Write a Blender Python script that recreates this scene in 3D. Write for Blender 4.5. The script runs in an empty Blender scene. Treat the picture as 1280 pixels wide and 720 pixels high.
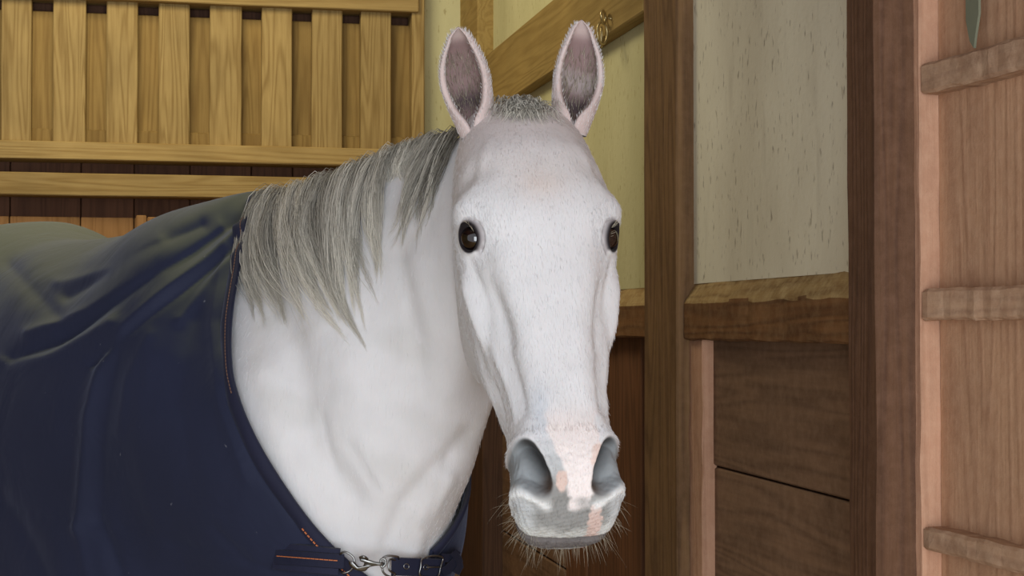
import bpy, bmesh, math, random
import numpy as np
from mathutils import Vector, Matrix
C = bpy.context.scene.collection
PI = math.pi
rng = np.random.default_rng(7)
random.seed(7)

# ------------------------------------------------------------------ camera, world, lights, exposure
F = 2000.0
PITCH = math.atan(45 / F)
CAMZ = 1.45
cd = bpy.data.cameras.new('camera'); cam = bpy.data.objects.new('camera', cd); C.objects.link(cam)
cam.location = (0, 0, CAMZ); cam.rotation_euler = (PI/2 + PITCH, 0, 0)
cd.sensor_width = 36; cd.lens = 36 * F / 1280; cd.clip_start = 0.05; cd.clip_end = 100
bpy.context.scene.camera = cam

vs = bpy.context.scene.view_settings
vs.view_transform = 'Standard'; vs.look = 'None'; vs.gamma = 1; vs.use_curve_mapping = False
vs.exposure = 0.0

world = bpy.data.worlds.new('world'); bpy.context.scene.world = world
world.use_nodes = True
wb = world.node_tree.nodes['Background']
wb.inputs[0].default_value = (0.92, 0.94, 1.0, 1); wb.inputs[1].default_value = 0.80

def area(name, loc, target, sx, sy, power, col):
    ld = bpy.data.lights.new(name, 'AREA'); ld.shape = 'RECTANGLE'; ld.size = sx; ld.size_y = sy
    ld.energy = power; ld.color = col
    o = bpy.data.objects.new(name, ld); C.objects.link(o); o.location = loc
    o.rotation_euler = (Vector(target) - Vector(loc)).to_track_quat('-Z', 'Y').to_euler()
    return o
# daylight coming in through the open stall front behind the photographer, and a warm lamp high in the stall
area('doorway_daylight', (0.3, -1.3, 1.2), (-0.1, 2.4, 1.3), 2.2, 1.9, 84, (0.90, 0.95, 1.0))
area('stall_lamp', (-1.0, 3.6, 3.0), (-0.9, 4.8, 1.2), 0.8, 0.8, 22, (1.0, 0.90, 0.62))

# ------------------------------------------------------------------ helpers
def P(px, py, Y):
    dx = (px - 640) / F; dy = (360 - py) / F
    d = np.array([dx, math.cos(PITCH) - dy*math.sin(PITCH), math.sin(PITCH) + dy*math.cos(PITCH)])
    return d * (Y / d[1]) + np.array([0, 0, CAMZ])

def ray(px, py):
    return P(px, py, 1.0) - np.array([0, 0, CAMZ])

def obj(name, me, mat=None, parent=None, label=None, cat=None, kind=None, group=None):
    o = bpy.data.objects.new(name, me); C.objects.link(o)
    if mat is not None and me is not None and not me.materials: me.materials.append(mat)
    if parent is not None: o.parent = parent
    for k, v in (('label', label), ('category', cat), ('kind', kind), ('group', group)):
        if v: o[k] = v
    return o

def mesh(name, verts, faces, smooth=True):
    me = bpy.data.meshes.new(name)
    verts = np.asarray(verts, dtype=np.float64).reshape(-1, 3)
    if isinstance(faces, np.ndarray):
        nf, k = faces.shape
        me.vertices.add(len(verts)); me.vertices.foreach_set('co', verts.ravel())
        me.loops.add(nf*k); me.loops.foreach_set('vertex_index', faces.astype(np.int32).ravel())
        me.polygons.add(nf); me.polygons.foreach_set('loop_start', np.arange(nf, dtype=np.int32)*k)
        me.update(calc_edges=True)
    else:
        me.from_pydata([tuple(v) for v in verts], [], faces)
    if smooth: me.polygons.foreach_set('use_smooth', np.ones(len(me.polygons), dtype=bool))
    me.update()
    return me

def grid_faces(n, m, closed=True):
    """n rows of m columns; columns wrap when closed"""
    i = np.arange(n-1)[:, None]; j = np.arange(m if closed else m-1)[None, :]
    j2 = (j+1) % m
    f = np.stack([i*m+j, i*m+j2, (i+1)*m+j2, (i+1)*m+j], -1)
    return f.reshape(-1, 4)

def interp(xs, T, x):
    """smooth interpolation of table T (rows at xs) at x; Hermite with finite-difference tangents"""
    xs = np.asarray(xs, float); T = np.asarray(T, float); x = np.clip(np.asarray(x, float), xs[0], xs[-1])
    sh = (-1,) + (1,)*(T.ndim-1)
    d = np.diff(T, axis=0) / np.diff(xs).reshape(sh)
    m = np.empty_like(T); m[0] = d[0]; m[-1] = d[-1]
    h = np.diff(xs).reshape(sh)
    m[1:-1] = (d[:-1]*h[1:] + d[1:]*h[:-1]) / (h[1:] + h[:-1])
    i = np.clip(np.searchsorted(xs, x, side='right')-1, 0, len(xs)-2)
    hh = (xs[i+1]-xs[i]); t = (x - xs[i])/hh
    sh2 = t.shape + (1,)*(T.ndim-1)
    t = t.reshape(sh2); hh = hh.reshape(sh2)
    return (2*t**3-3*t**2+1)*T[i] + (t**3-2*t**2+t)*hh*m[i] + (-2*t**3+3*t**2)*T[i+1] + (t**3-t**2)*hh*m[i+1]

def sstep(a, b, x):
    t = np.clip((x-a)/(b-a), 0, 1); return t*t*(3-2*t)

def unit(v):
    v = np.asarray(v, float); return v/np.linalg.norm(v, axis=-1, keepdims=True)

# ------------------------------------------------------------------ materials
def new_mat(name):
    m = bpy.data.materials.new(name); m.use_nodes = True
    nt = m.node_tree; b = nt.nodes['Principled BSDF']
    return m, nt, b, nt.nodes.new, nt.links.new

def rgb(r, g, b):   # sRGB 0..255 to linear
    f = lambda c: c/12.92 if c <= 0.04045 else ((c+0.055)/1.055)**2.4
    return (f(r/255), f(g/255), f(b/255), 1)

def wood(name, c_light, c_dark, axis='z', rough=0.75, dust=None, dust_amt=0.35, ring=1.0, bump=0.35):
    m, nt, b, N, L = new_mat(name)
    tc = N('ShaderNodeTexCoord'); oi = N('ShaderNodeObjectInfo')
    off = N('ShaderNodeVectorMath'); off.operation = 'MULTIPLY_ADD'
    cmb = N('ShaderNodeCombineXYZ')
    for i in range(3): L(oi.outputs['Random'], cmb.inputs[i])
    off.inputs[1].default_value = (3.1, 7.7, 5.3)
    L(cmb.outputs[0], off.inputs[0]); L(tc.outputs['Object'], off.inputs[2])
    mp = N('ShaderNodeMapping')
    mp.inputs['Scale'].default_value = (0.06, 1, 1) if axis == 'x' else (1, 1, 0.06)
    L(off.outputs[0], mp.inputs['Vector'])
    n1 = N('ShaderNodeTexNoise'); n1.inputs['Scale'].default_value = 9*ring; n1.inputs['Detail'].default_value = 2; n1.inputs['Distortion'].default_value = 0.25
    L(mp.outputs[0], n1.inputs['Vector'])
    mul = N('ShaderNodeMath'); mul.operation = 'MULTIPLY'; mul.inputs[1].default_value = 95
    L(n1.outputs['Fac'], mul.inputs[0])
    sn = N('ShaderNodeMath'); sn.operation = 'SINE'; L(mul.outputs[0], sn.inputs[0])
    mr = N('ShaderNodeMapRange'); mr.inputs['From Min'].default_value = -1; mr.inputs['From Max'].default_value = 1
    L(sn.outputs[0], mr.inputs['Value'])
    pw = N('ShaderNodeMath'); pw.operation = 'POWER'; pw.inputs[1].default_value = 1.8; L(mr.outputs[0], pw.inputs[0])
    n2 = N('ShaderNodeTexNoise'); n2.inputs['Scale'].default_value = 160; n2.inputs['Detail'].default_value = 3
    L(mp.outputs[0], n2.inputs['Vector'])
    n3 = N('ShaderNodeTexNoise'); n3.inputs['Scale'].default_value = 5; n3.inputs['Detail'].default_value = 5
    L(off.outputs[0], n3.inputs['Vector'])
    a = N('ShaderNodeMath'); a.operation = 'MULTIPLY_ADD'; a.inputs[1].default_value = 0.40; L(pw.outputs[0], a.inputs[0])
    a2 = N('ShaderNodeMath'); a2.operation = 'MULTIPLY'; a2.inputs[1].default_value = 0.75; L(n2.outputs['Fac'], a2.inputs[0])
    L(a2.outputs[0], a.inputs[2])
    mix = N('ShaderNodeMix'); mix.data_type = 'RGBA'
    mix.inputs[6].default_value = c_light; mix.inputs[7].default_value = c_dark
    L(a.outputs[0], mix.inputs[0])
    # broad tone variation
    hv = N('ShaderNodeHueSaturation'); mr3 = N('ShaderNodeMapRange')
    mr3.inputs['To Min'].default_value = 0.72; mr3.inputs['To Max'].default_value = 1.28
    ad = N('ShaderNodeMath'); ad.operation = 'ADD'; L(n3.outputs['Fac'], ad.inputs[0])
    mrr = N('ShaderNodeMapRange'); mrr.inputs['To Min'].default_value = -0.16; mrr.inputs['To Max'].default_value = 0.16
    L(oi.outputs['Random'], mrr.inputs['Value']); L(mrr.outputs[0], ad.inputs[1])
    L(ad.outputs[0], mr3.inputs['Value']); L(mr3.outputs[0], hv.inputs['Value']); L(mix.outputs[2], hv.inputs['Color'])
    out = hv.outputs[0]
    nd = None
    if dust:
        nd = N('ShaderNodeTexNoise'); nd.inputs['Scale'].default_value = 45; nd.inputs['Detail'].default_value = 8; nd.inputs['Roughness'].default_value = 0.7
        L(off.outputs[0], nd.inputs['Vector'])
        rd = N('ShaderNodeMapRange'); rd.inputs['From Min'].default_value = 0.42; rd.inputs['From Max'].default_value = 0.72
        rd.inputs['To Max'].default_value = dust_amt; L(nd.outputs['Fac'], rd.inputs['Value'])
        md = N('ShaderNodeMix'); md.data_type = 'RGBA'; md.inputs[7].default_value = dust
        L(rd.outputs[0], md.inputs[0]); L(out, md.inputs[6]); out = md.outputs[2]
    L(out, b.inputs['Base Color'])
    b.inputs['Roughness'].default_value = rough; b.inputs['Specular IOR Level'].default_value = 0.25
    bp = N('ShaderNodeBump'); bp.inputs['Strength'].default_value = bump; bp.inputs['Distance'].default_value = 0.003
    L(a.outputs[0], bp.inputs['Height']); L(bp.outputs[0], b.inputs['Normal'])
    if dust:
        bp2 = N('ShaderNodeBump'); bp2.inputs['Strength'].default_value = 0.5; bp2.inputs['Distance'].default_value = 0.003
        L(nd.outputs['Fac'], bp2.inputs['Height']); L(bp.outputs[0], bp2.inputs['Normal']); L(bp2.outputs[0], b.inputs['Normal'])
    return m

def plaster(name, col, col2, speck):
    m, nt, b, N, L = new_mat(name)
    tc = N('ShaderNodeTexCoord')
    n1 = N('ShaderNodeTexNoise'); n1.inputs['Scale'].default_value = 4; n1.inputs['Detail'].default_value = 5
    mp = N('ShaderNodeMapping'); mp.inputs['Scale'].default_value = (1, 1, 0.5); L(tc.outputs['Object'], mp.inputs[0])
    L(mp.outputs[0], n1.inputs['Vector'])
    mx = N('ShaderNodeMix'); mx.data_type = 'RGBA'; mx.inputs[6].default_value = col; mx.inputs[7].default_value = col2
    r1 = N('ShaderNodeMapRange'); r1.inputs['From Min'].default_value = 0.4; r1.inputs['From Max'].default_value = 0.7
    L(n1.outputs['Fac'], r1.inputs['Value']); L(r1.outputs[0], mx.inputs[0])
    mp2 = N('ShaderNodeMapping'); mp2.inputs['Scale'].default_value = (1, 1, 0.35); mp2.inputs['Rotation'].default_value = (0, 0.2, 0); L(tc.outputs['Object'], mp2.inputs[0])
    n2 = N('ShaderNodeTexNoise'); n2.inputs['Scale'].default_value = 120; n2.inputs['Detail'].default_value = 4; L(mp2.outputs[0], n2.inputs['Vector'])
    r2 = N('ShaderNodeMapRange'); r2.inputs['From Min'].default_value = 0.62; r2.inputs['From Max'].default_value = 0.72; r2.inputs['To Max'].default_value = 0.55
    L(n2.outputs['Fac'], r2.inputs['Value'])
    # long dribbled stains
    mp3 = N('ShaderNodeMapping'); mp3.inputs['Scale'].default_value = (1, 1, 0.18); mp3.inputs['Rotation'].default_value = (0, 0.12, 0); L(tc.outputs['Object'], mp3.inputs[0])
    n3 = N('ShaderNodeTexNoise'); n3.inputs['Scale'].default_value = 26; n3.inputs['Detail'].default_value = 3; L(mp3.outputs[0], n3.inputs['Vector'])
    r3 = N('ShaderNodeMapRange'); r3.inputs['From Min'].default_value = 0.58; r3.inputs['From Max'].default_value = 0.78; r3.inputs['To Max'].default_value = 0.18
    L(n3.outputs['Fac'], r3.inputs['Value'])
    mxx = N('ShaderNodeMath'); mxx.operation = 'MAXIMUM'; L(r2.outputs[0], mxx.inputs[0]); L(r3.outputs[0], mxx.inputs[1])
    m2 = N('ShaderNodeMix'); m2.data_type = 'RGBA'; m2.inputs[7].default_value = speck
    L(mxx.outputs[0], m2.inputs[0]); L(mx.outputs[2], m2.inputs[6]); L(m2.outputs[2], b.inputs['Base Color'])
    b.inputs['Roughness'].default_value = 0.9; b.inputs['Specular IOR Level'].default_value = 0.15
    bp = N('ShaderNodeBump'); bp.inputs['Strength'].default_value = 0.35; bp.inputs['Distance'].default_value = 0.003
    n4 = N('ShaderNodeTexNoise'); n4.inputs['Scale'].default_value = 70; n4.inputs['Detail'].default_value = 6; L(tc.outputs['Object'], n4.inputs['Vector'])
    L(n4.outputs['Fac'], bp.inputs['Height']); L(bp.outputs[0], b.inputs['Normal'])
    return m

def simple(name, col, rough=0.6, metal=0.0, spec=0.5, noise=None, nscale=50, bump=0.0):
    m, nt, b, N, L = new_mat(name)
    b.inputs['Roughness'].default_value = rough; b.inputs['Metallic'].default_value = metal
    b.inputs['Specular IOR Level'].default_value = spec
    tc = N('ShaderNodeTexCoord'); n = N('ShaderNodeTexNoise'); n.inputs['Scale'].default_value = nscale; n.inputs['Detail'].default_value = 5
    L(tc.outputs['Object'], n.inputs['Vector'])
    mx = N('ShaderNodeMix'); mx.data_type = 'RGBA'; mx.inputs[6].default_value = col
    mx.inputs[7].default_value = noise or tuple(c*0.75 for c in col[:3]) + (1,)
    L(n.outputs['Fac'], mx.inputs[0]); L(mx.outputs[2], b.inputs['Base Color'])
    if bump:
        bp = N('ShaderNodeBump'); bp.inputs['Strength'].default_value = bump; bp.inputs['Distance'].default_value = 0.002
        L(n.outputs['Fac'], bp.inputs['Height']); L(bp.outputs[0], b.inputs['Normal'])
    return m

M = {}
GOLD_L, GOLD_D = rgb(178, 152, 100), rgb(140, 112, 64)
M['batten'] = wood('golden_batten_wood', GOLD_L, tuple(c*.85 for c in GOLD_D[:3])+(1,), 'z', ring=1.3)
M['board'] = wood('golden_board_wood', rgb(158, 130, 76), rgb(122, 95, 50), 'z')
M['rail'] = wood('golden_rail_wood', GOLD_L, GOLD_D, 'x')
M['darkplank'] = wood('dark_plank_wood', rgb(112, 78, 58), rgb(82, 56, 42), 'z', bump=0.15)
M['lowplank'] = wood('orange_plank_wood', rgb(170, 128, 84), rgb(138, 100, 60), 'z')
M['brace'] = wood('olive_brace_wood', rgb(166, 140, 84), rgb(138, 112, 62), 'x')
M['post'] = wood('brown_post_wood', rgb(140, 108, 72), rgb(88, 64, 42), 'z', dust=rgb(150, 118, 92), dust_amt=0.22)
M['redpost'] = wood('reddish_post_wood', rgb(104, 74, 52), rgb(76, 52, 38), 'z', dust=rgb(140, 106, 86), dust_amt=0.25)
M['rawwood'] = wood('chewed_raw_wood', rgb(186, 156, 104), rgb(128, 96, 58), 'x', dust=rgb(206, 184, 136), dust_amt=0.6, bump=0.6)
M['darkpost'] = wood('dark_corner_wood', rgb(94, 66, 48), rgb(64, 44, 32), 'z', bump=0.15)
M['beam'] = wood('brown_beam_wood', rgb(140, 98, 60), rgb(88, 58, 36), 'x', dust=rgb(180, 150, 110), dust_amt=0.25)
M['plank'] = wood('low_brown_plank_wood', rgb(134, 104, 80), rgb(98, 74, 56), 'x', dust=rgb(170, 140, 115), dust_amt=0.28, bump=0.2)
M['vplank'] = wood('low_reddish_plank_wood', rgb(126, 84, 56), rgb(84, 56, 38), 'z', bump=0.2)
M['door'] = wood('pinkish_door_wood', rgb(190, 150, 118), rgb(164, 124, 96), 'z', dust=rgb(204, 168, 138), dust_amt=0.4, ring=0.8)
M['doorrail'] = wood('dusty_rail_wood', rgb(188, 152, 122), rgb(154, 120, 96), 'x', dust=rgb(210, 180, 152), dust_amt=0.5)
M['doorstile'] = wood('pale_stile_wood', rgb(196, 152, 124), rgb(170, 128, 102), 'z', dust=rgb(208, 170, 142), dust_amt=0.4)
M['plaster'] = plaster('grey_plaster', rgb(236, 230, 206), rgb(214, 206, 182), rgb(112, 92, 70))
M['yplaster'] = plaster('yellowed_plaster', rgb(206, 200, 156), rgb(190, 184, 140), rgb(150, 132, 84))
M['metal'] = simple('brushed_steel', rgb(150, 150, 148), 0.32, 1.0, nscale=200)
M['brass'] = simple('aged_brass', rgb(196, 176, 126), 0.35, 0.8)
M['floor'] = simple('straw_bedding', rgb(165, 135, 80), 0.95, nscale=60, bump=0.8)

# ------------------------------------------------------------------ stall walls
class Wall:
    """a vertical plane: origin o, direction u along it, n out of it into the stall"""
    def __init__(s, o, u, n):
        s.o = np.array(o, float); s.u = unit(u); s.n = unit(n)
    def hit(s, px, py, n=0.0):
        r = ray(px, py); c = np.array([0, 0, CAMZ])
        t = np.dot(s.o + s.n*n - c, s.n) / np.dot(r, s.n)
        p = c + r*t - s.o
        return float(np.dot(p, s.u)), float(p[2])
    def mat(s, u, v, n, roll=0.0):
        ux = Vector(s.u); z = Vector((0, 0, 1)); nn = Vector(s.n)
        R = Matrix((ux, nn, z)).transposed().to_4x4()   # columns u, n, z
        loc = s.o + s.u*u + s.n*n; loc = Vector((loc[0], loc[1], v))
        return Matrix.Translation(loc) @ R @ Matrix.Rotation(roll, 4, 'Y')

def box_mesh(name, w, d, h, bev=0.003, rough=0.0, cuts=0, chamfer=None, taper=None):
    bm = bmesh.new(); bmesh.ops.create_cube(bm, size=1)
    for v in bm.verts: v.co = Vector((v.co.x*w, v.co.y*d, v.co.z*h))
    if chamfer:     # worn upper front edge of a beam: front is +y
        for v in bm.verts:
            if v.co.y > 0 and v.co.z > 0: v.co.y -= chamfer[0]
        es = [e for e in bm.edges if all(v.co.y > 0 and v.co.z < 0 for v in e.verts)] 
        top = [v for v in bm.verts if v.co.y > -d/2+1e-4 and v.co.z > 0]
        vert_e = [e for e in bm.edges if e.verts[0] in top and e.verts[1].co.z < 0 or e.verts[1] in top and e.verts[0].co.z < 0]
        r = bmesh.ops.bisect_plane(bm, geom=bm.verts[:]+bm.edges[:]+bm.faces[:], plane_co=(0, 0, h/2-chamfer[1]), plane_no=(0, 0, 1))
        for v in bm.verts:
            if abs(v.co.z-(h/2-chamfer[1])) < 1e-5 and v.co.y > 0: v.co.y = d/2
    if bev: bmesh.ops.bevel(bm, geom=[e for e in bm.edges], offset=bev, segments=1, affect='EDGES')
    if cuts:
        ax = 0 if w > h else 2
        L = max(w, h)
        for k in range(1, cuts):
            co = [0, 0, 0]; co[ax] = -L/2 + L*k/cuts; no = [0, 0, 0]; no[ax] = 1
            bmesh.ops.bisect_plane(bm, geom=bm.verts[:]+bm.edges[:]+bm.faces[:], plane_co=co, plane_no=no)
        if rough:
            sl = {}
            for v in bm.verts:      # each cross-section wobbles as a whole, plus a touch per corner
                key = round(v.co[ax], 4)
                if key not in sl: sl[key] = (random.gauss(0, rough*.5), random.gauss(0, rough*.5))
                q_ = Vector((random.gauss(0, rough*.35), random.gauss(0, rough*.35), random.gauss(0, rough*.35)))
                q_[1] += sl[key][0]; q_[2 if ax == 0 else 0] += sl[key][1]; v.co += q_
    me = bpy.data.meshes.new(name); bm.to_mesh(me); bm.free()
    return me

def wbox(wall, name, u0, u1, v0, v1, n0, n1, mat, parent=None, bev=0.003, rough=0, cuts=0, chamfer=None, **kw):
    me = box_mesh(name, abs(u1-u0), abs(n1-n0), abs(v1-v0), bev, rough, cuts, chamfer)
    o = obj(name, me, mat, None, **kw)
    m = wall.mat((u0+u1)/2, (v0+v1)/2, (n0+n1)/2)
    o.matrix_world = m
    if parent is not None:
        o.parent = parent; o.matrix_parent_inverse = parent.matrix_world.inverted()
    return o

def yface(u, n):  return math.hypot(u, n)

# wall frames
t_side = 433/F
cornerY = 1.0 / ((594-640)/F + t_side)
corner = np.array([(594-640)/F*cornerY, cornerY, 0])
side = Wall(corner, (t_side, -1, 0), (-1, -t_side, 0))          # u runs towards the camera
back = Wall(corner, (-1, -0.2165, 0), (0.2165, -1, 0))          # u runs to the left
# door plane starts on the near face of the second post
dY = 2.155; dX = (1137-640)/F*dY
door = Wall((dX, dY, 0), (0.306, -1, 0), (-1, -0.306, 0))
CEIL = 3.3

# ---- back wall (recess plane n=0, battens proud)
wall_back = wbox(back, 'wall_back', -0.25, 4.2, 0, CEIL, -0.14, -0.06, M['darkplank'], kind='structure', bev=0)
def bk(name, x0, y0, x1, y1, n0, n1, mat, **kw):
    u0, vt = back.hit(x0, y0, n1); u1, vb = back.hit(x1, y1, n1)
    return wbox(back, name, u0, u1, vb, vt, n0, n1, mat, parent=wall_back, **kw)
# height levels measured at x=250
def lev(y, x=250, n=0.0): return back.hit(x, y, n)[1]
n_b = 0.045
zt, zb = lev(7, n=n_b), lev(182, n=n_b)
uL = 3.4
uP = back.hit(515, 100, 0.06)[0]
# recessed boards between battens
bx = [(-40, -8)] + [(a, b) for a, b in ((-66+0, 39-0),)]
batt = [(-62, -25), (1, 39), (66, 107), (133, 172), (198, 237), (262, 302), (327, 365), (390, 428), (451, 489)]
for (a, b) in [(-130, -92)] + batt:
    u0 = back.hit(a, 100, n_b)[0]; u1 = back.hit(b, 100, n_b)[0]
    wbox(back, 'batten', u1, u0, zb-0.005, zt+0.03, 0.0, n_b + random.uniform(-.003, .003), M['batten'], parent=wall_back, rough=0.0006, cuts=6)
gaps = [(-95, -59), (-28, 4), (34, 70), (102, 138), (168, 203), (232, 268), (298, 333), (360, 396), (423, 456), (484, 517)]
for (a, b) in gaps:
    u0 = back.hit(a, 100, 0)[0]; u1 = back.hit(b, 100, 0)[0]
    wbox(back, 'board', u1, u0, zb-0.03, zt-0.028, -0.03, 0.0, M['board'], parent=wall_back, rough=0.0005, cuts=5)
    wbox(back, 'sill_board', u1+.004, u0-.004, zb-0.03, zb+0.045, 0.0, 0.010, M['board'], parent=wall_back, rough=0.002, cuts=5)
wbox(back, 'rail', uP-0.02, uL, zt+0.002, zt+0.14, -0.03, 0.075, M['rail'], parent=wall_back, rough=0.0006, cuts=12)
wbox(back, 'rail', uP-0.02, uL, lev(203, n=.075), zb, -0.05, 0.075, M['rail'], parent=wall_back, rough=0.0008, cuts=16)
wbox(back, 'rail', uP-0.02, uL, lev(247, n=.06), lev(219, n=.06), -0.05, 0.06, M['rail'], parent=wall_back, rough=0.0008, cuts=16)
# dark planks behind and under the rails, the rail's shadow put into their colour
z274 = lev(274, n=-.03)
ux = uP
k = 0
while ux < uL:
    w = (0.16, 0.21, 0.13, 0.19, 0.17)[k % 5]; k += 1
    wbox(back, 'shadow_plank', ux, ux+w-0.003, z274-0.05, zb+0.0, -0.07, -0.035, M['darkplank'], parent=wall_back, bev=0.002)
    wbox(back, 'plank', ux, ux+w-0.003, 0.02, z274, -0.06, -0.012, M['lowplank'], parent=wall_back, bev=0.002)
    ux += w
for (a, b) in ((170, 183), (184, 197)):
    u0 = back.hit(a, 280, 0.03)[0]; u1 = back.hit(b, 280, 0.03)[0]
    wbox(back, 'upright', u1, u0, 0.5, lev(270 if a < 180 else 272, n=.03), -0.012, 0.03, M['lowplank'], parent=wall_back)
# post right of the battens, plaster strip, corner post
u0, u1 = back.hit(531, 100, .06)[0], uP
wbox(back, 'post', u0, u1, 0.0, CEIL, -0.03, 0.06, M['batten'], parent=wall_back, rough=0.0008, cuts=14)
wbox(back, 'plaster_panel', 0.02, u0, 1.3, CEIL, -0.03, 0.0, M['yplaster'], parent=wall_back, bev=0)
wbox(back, 'lower_panel', 0.02, u0, 0.02, 1.12, -0.03, 0.0, M['plank'], parent=wall_back, bev=0.003)
wbox(back, 'ledge', 0.0, u0, 1.12, 1.19, -0.03, 0.03, M['rail'], parent=wall_back, bev=0.004)
wbox(back, 'ledge', 0.0, u0, 1.19, 1.3, -0.03, 0.01, M['rail'], parent=wall_back, bev=0.004)

# ---- right side wall
uEnd = side.hit(1100, 400, 0)[0]
wall_right = wbox(side, 'wall_right', -0.05, uEnd+0.05, 0, CEIL, -0.16, -0.09, M['plank'], kind='structure', bev=0)
def sb(name, u0, u1, v0, v1, n0, n1, mat, **kw):
    return wbox(side, name, u0, u1, v0, v1, n0, n1, mat, parent=wall_right, **kw)
hs = side.hit
zbt, zbb = hs(960, 339, .02)[1], hs(960, 427, .02)[1]
# corner post
uc0 = 0.0; uc1 = hs(606, 40, 0.05)[0]
sb('corner_post', -0.03, hs(592, 40, .05)[0]+.06, zbt, CEIL, -0.03, 0.05, M['brace'], rough=0.0006, cuts=10)
sb('corner_post', -0.03, hs(598, 600, .05)[0]+.06, 0, zbt, -0.03, 0.05, M['darkpost'], rough=0.0006, cuts=10)
# post 1
p1 = 0.034
a, b = hs(805, 360, p1)[0], hs(846, 360, p1)[0]
post1 = sb('post', a, b, 0, CEIL, -0.09, p1, M['post'], rough=0.0008, cuts=30, bev=0.004)
# post 2
p2 = 0.052
a2, b2 = hs(1058, 360, p2)[0], hs(1096, 360, p2)[0]
post2 = sb('post', a2, b2, 0, CEIL, -0.09, p2, M['redpost'], rough=0.0012, cuts=36, bev=0.006)
# beams
zbt, zbb = hs(960, 339, .02)[1], hs(960, 427, .02)[1]
beam1 = sb('beam', b, a2, zbb, zbt, -0.09, 0.022, M['beam'], rough=0.0018, cuts=26, chamfer=(0.03, 0.045), bev=0.003)
beam2 = sb('beam', 0.1, a, zbb, zbt, -0.09, 0.022, M['beam'], rough=0.0018, cuts=26, chamfer=(0.03, 0.045), bev=0.003)
for bo in (beam1, beam2):
    bo.data.materials.append(M['rawwood'])
    zt_ = max(v.co.z for v in bo.data.vertices)
    for pl_ in bo.data.polygons:
        if pl_.normal.y > .2 and pl_.normal.z > .2 and pl_.center.z > zt_-.06: pl_.material_index = 1
# plaster
sb('plaster_panel', b, a2, zbt-.01, CEIL, -0.06, 0.0, M['plaster'], bev=0)
sb('plaster_panel', 0.1, a, zbt-.01, CEIL, -0.06, 0.0, M['yplaster'], bev=0)
# planks in the near bay
us = (a2+b)/2
s1 = hs(970, 603, -0.012)[1]
sb('plank', b, a2, s1+.002, zbb+.01, -0.06, -0.012, M['plank'], bev=0.003)
sb('plank', b, a2, s1-.26, s1-.002, -0.06, -0.014, M['plank'], bev=0.003)
sb('plank', b, a2, s1-.52, s1-.264, -0.06, -0.012, M['plank'], bev=0.003)
sb('plank', b, a2, s1-.78, s1-.524, -0.06, -0.012, M['plank'], bev=0.003)
sb('corner_strip', b, b+0.075, 0, zbb, -0.02, 0.010, M['doorstile'], rough=0.0012, cuts=24)
# far bay lower part: upright reddish planks nearer, level planks far
uS = hs(707, 650, -0.012)[0]
edges = [hs(x, 600, -.012)[0] for x in (707, 733, 772, 803)]
for e0, e1 in zip(edges[:-1], edges[1:]):
    sb('upright_plank', e0+.002, e1-.002, 0, zbb+.01, -0.06, -0.012+random.uniform(-.004, .004), M['vplank'], bev=0.003)
zs = [zbb+.01, hs(625, 541, -.012)[1], hs(625, 662, -.012)[1], 0.35, 0.0]
for z1, z0 in zip(zs[:-1], zs[1:]):
    sb('plank', 0.1, uS-.002, z0+.002, z1-.002, -0.06, -0.012, M['plank'], bev=0.004)
# diagonal brace over the far plaster, running up towards the camera
bh = 0.035
pA = np.array(hs(600, 72, bh)); pB = np.array(hs(690, 0, bh)); pC = np.array(hs(655, 112, bh)); pD = np.array(hs(800, 17, bh))
dirv = unit(pD-pC); ang = math.atan2(dirv[1], dirv[0])
nrm = np.array([-dirv[1], dirv[0]])
wid = abs(np.dot(pB-pC, nrm)); 
start = np.array([0.05, pC[1] - (pC[0]-0.05)*dirv[1]/dirv[0]])
end = np.array([a, pC[1] + (a-pC[0])*dirv[1]/dirv[0]])
# clipped parallelogram prism between corner post and post
hgt = wid/dirv[0]
me_v = []
for n in (0.0, bh):
    for (u, v) in ((start[0], start[1]), (end[0], end[1]), (end[0], end[1]+hgt), (start[0], start[1]+hgt)):
        me_v.append((u, n, v))
cen = np.mean(me_v, axis=0)
Rb = Matrix.Rotation(-ang, 4, 'Y')
loc_v = [Rb.inverted() @ (Vector(v)-Vector(cen)) for v in me_v]
bm = bmesh.new(); vv = [bm.verts.new(v) for v in loc_v]
for f in ((0, 1, 2, 3), (7, 6, 5, 4), (0, 4, 5, 1), (1, 5, 6, 2), (2, 6, 7, 3), (3, 7, 4, 0)): bm.faces.new([vv[i] for i in f])
bmesh.ops.recalc_face_normals(bm, faces=bm.faces[:]); bmesh.ops.bevel(bm, geom=bm.edges[:], offset=0.003, segments=1, affect='EDGES')
me = bpy.data.meshes.new('high_rail'); bm.to_mesh(me); bm.free()
ob = obj('high_rail', me, M['brace'])
ob.matrix_world = side.mat(cen[0], cen[2], cen[1]) @ Rb
ob.parent = wall_right; ob.matrix_parent_inverse = wall_right.matrix_world.inverted()
# upright stud above the brace next to the corner

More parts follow.
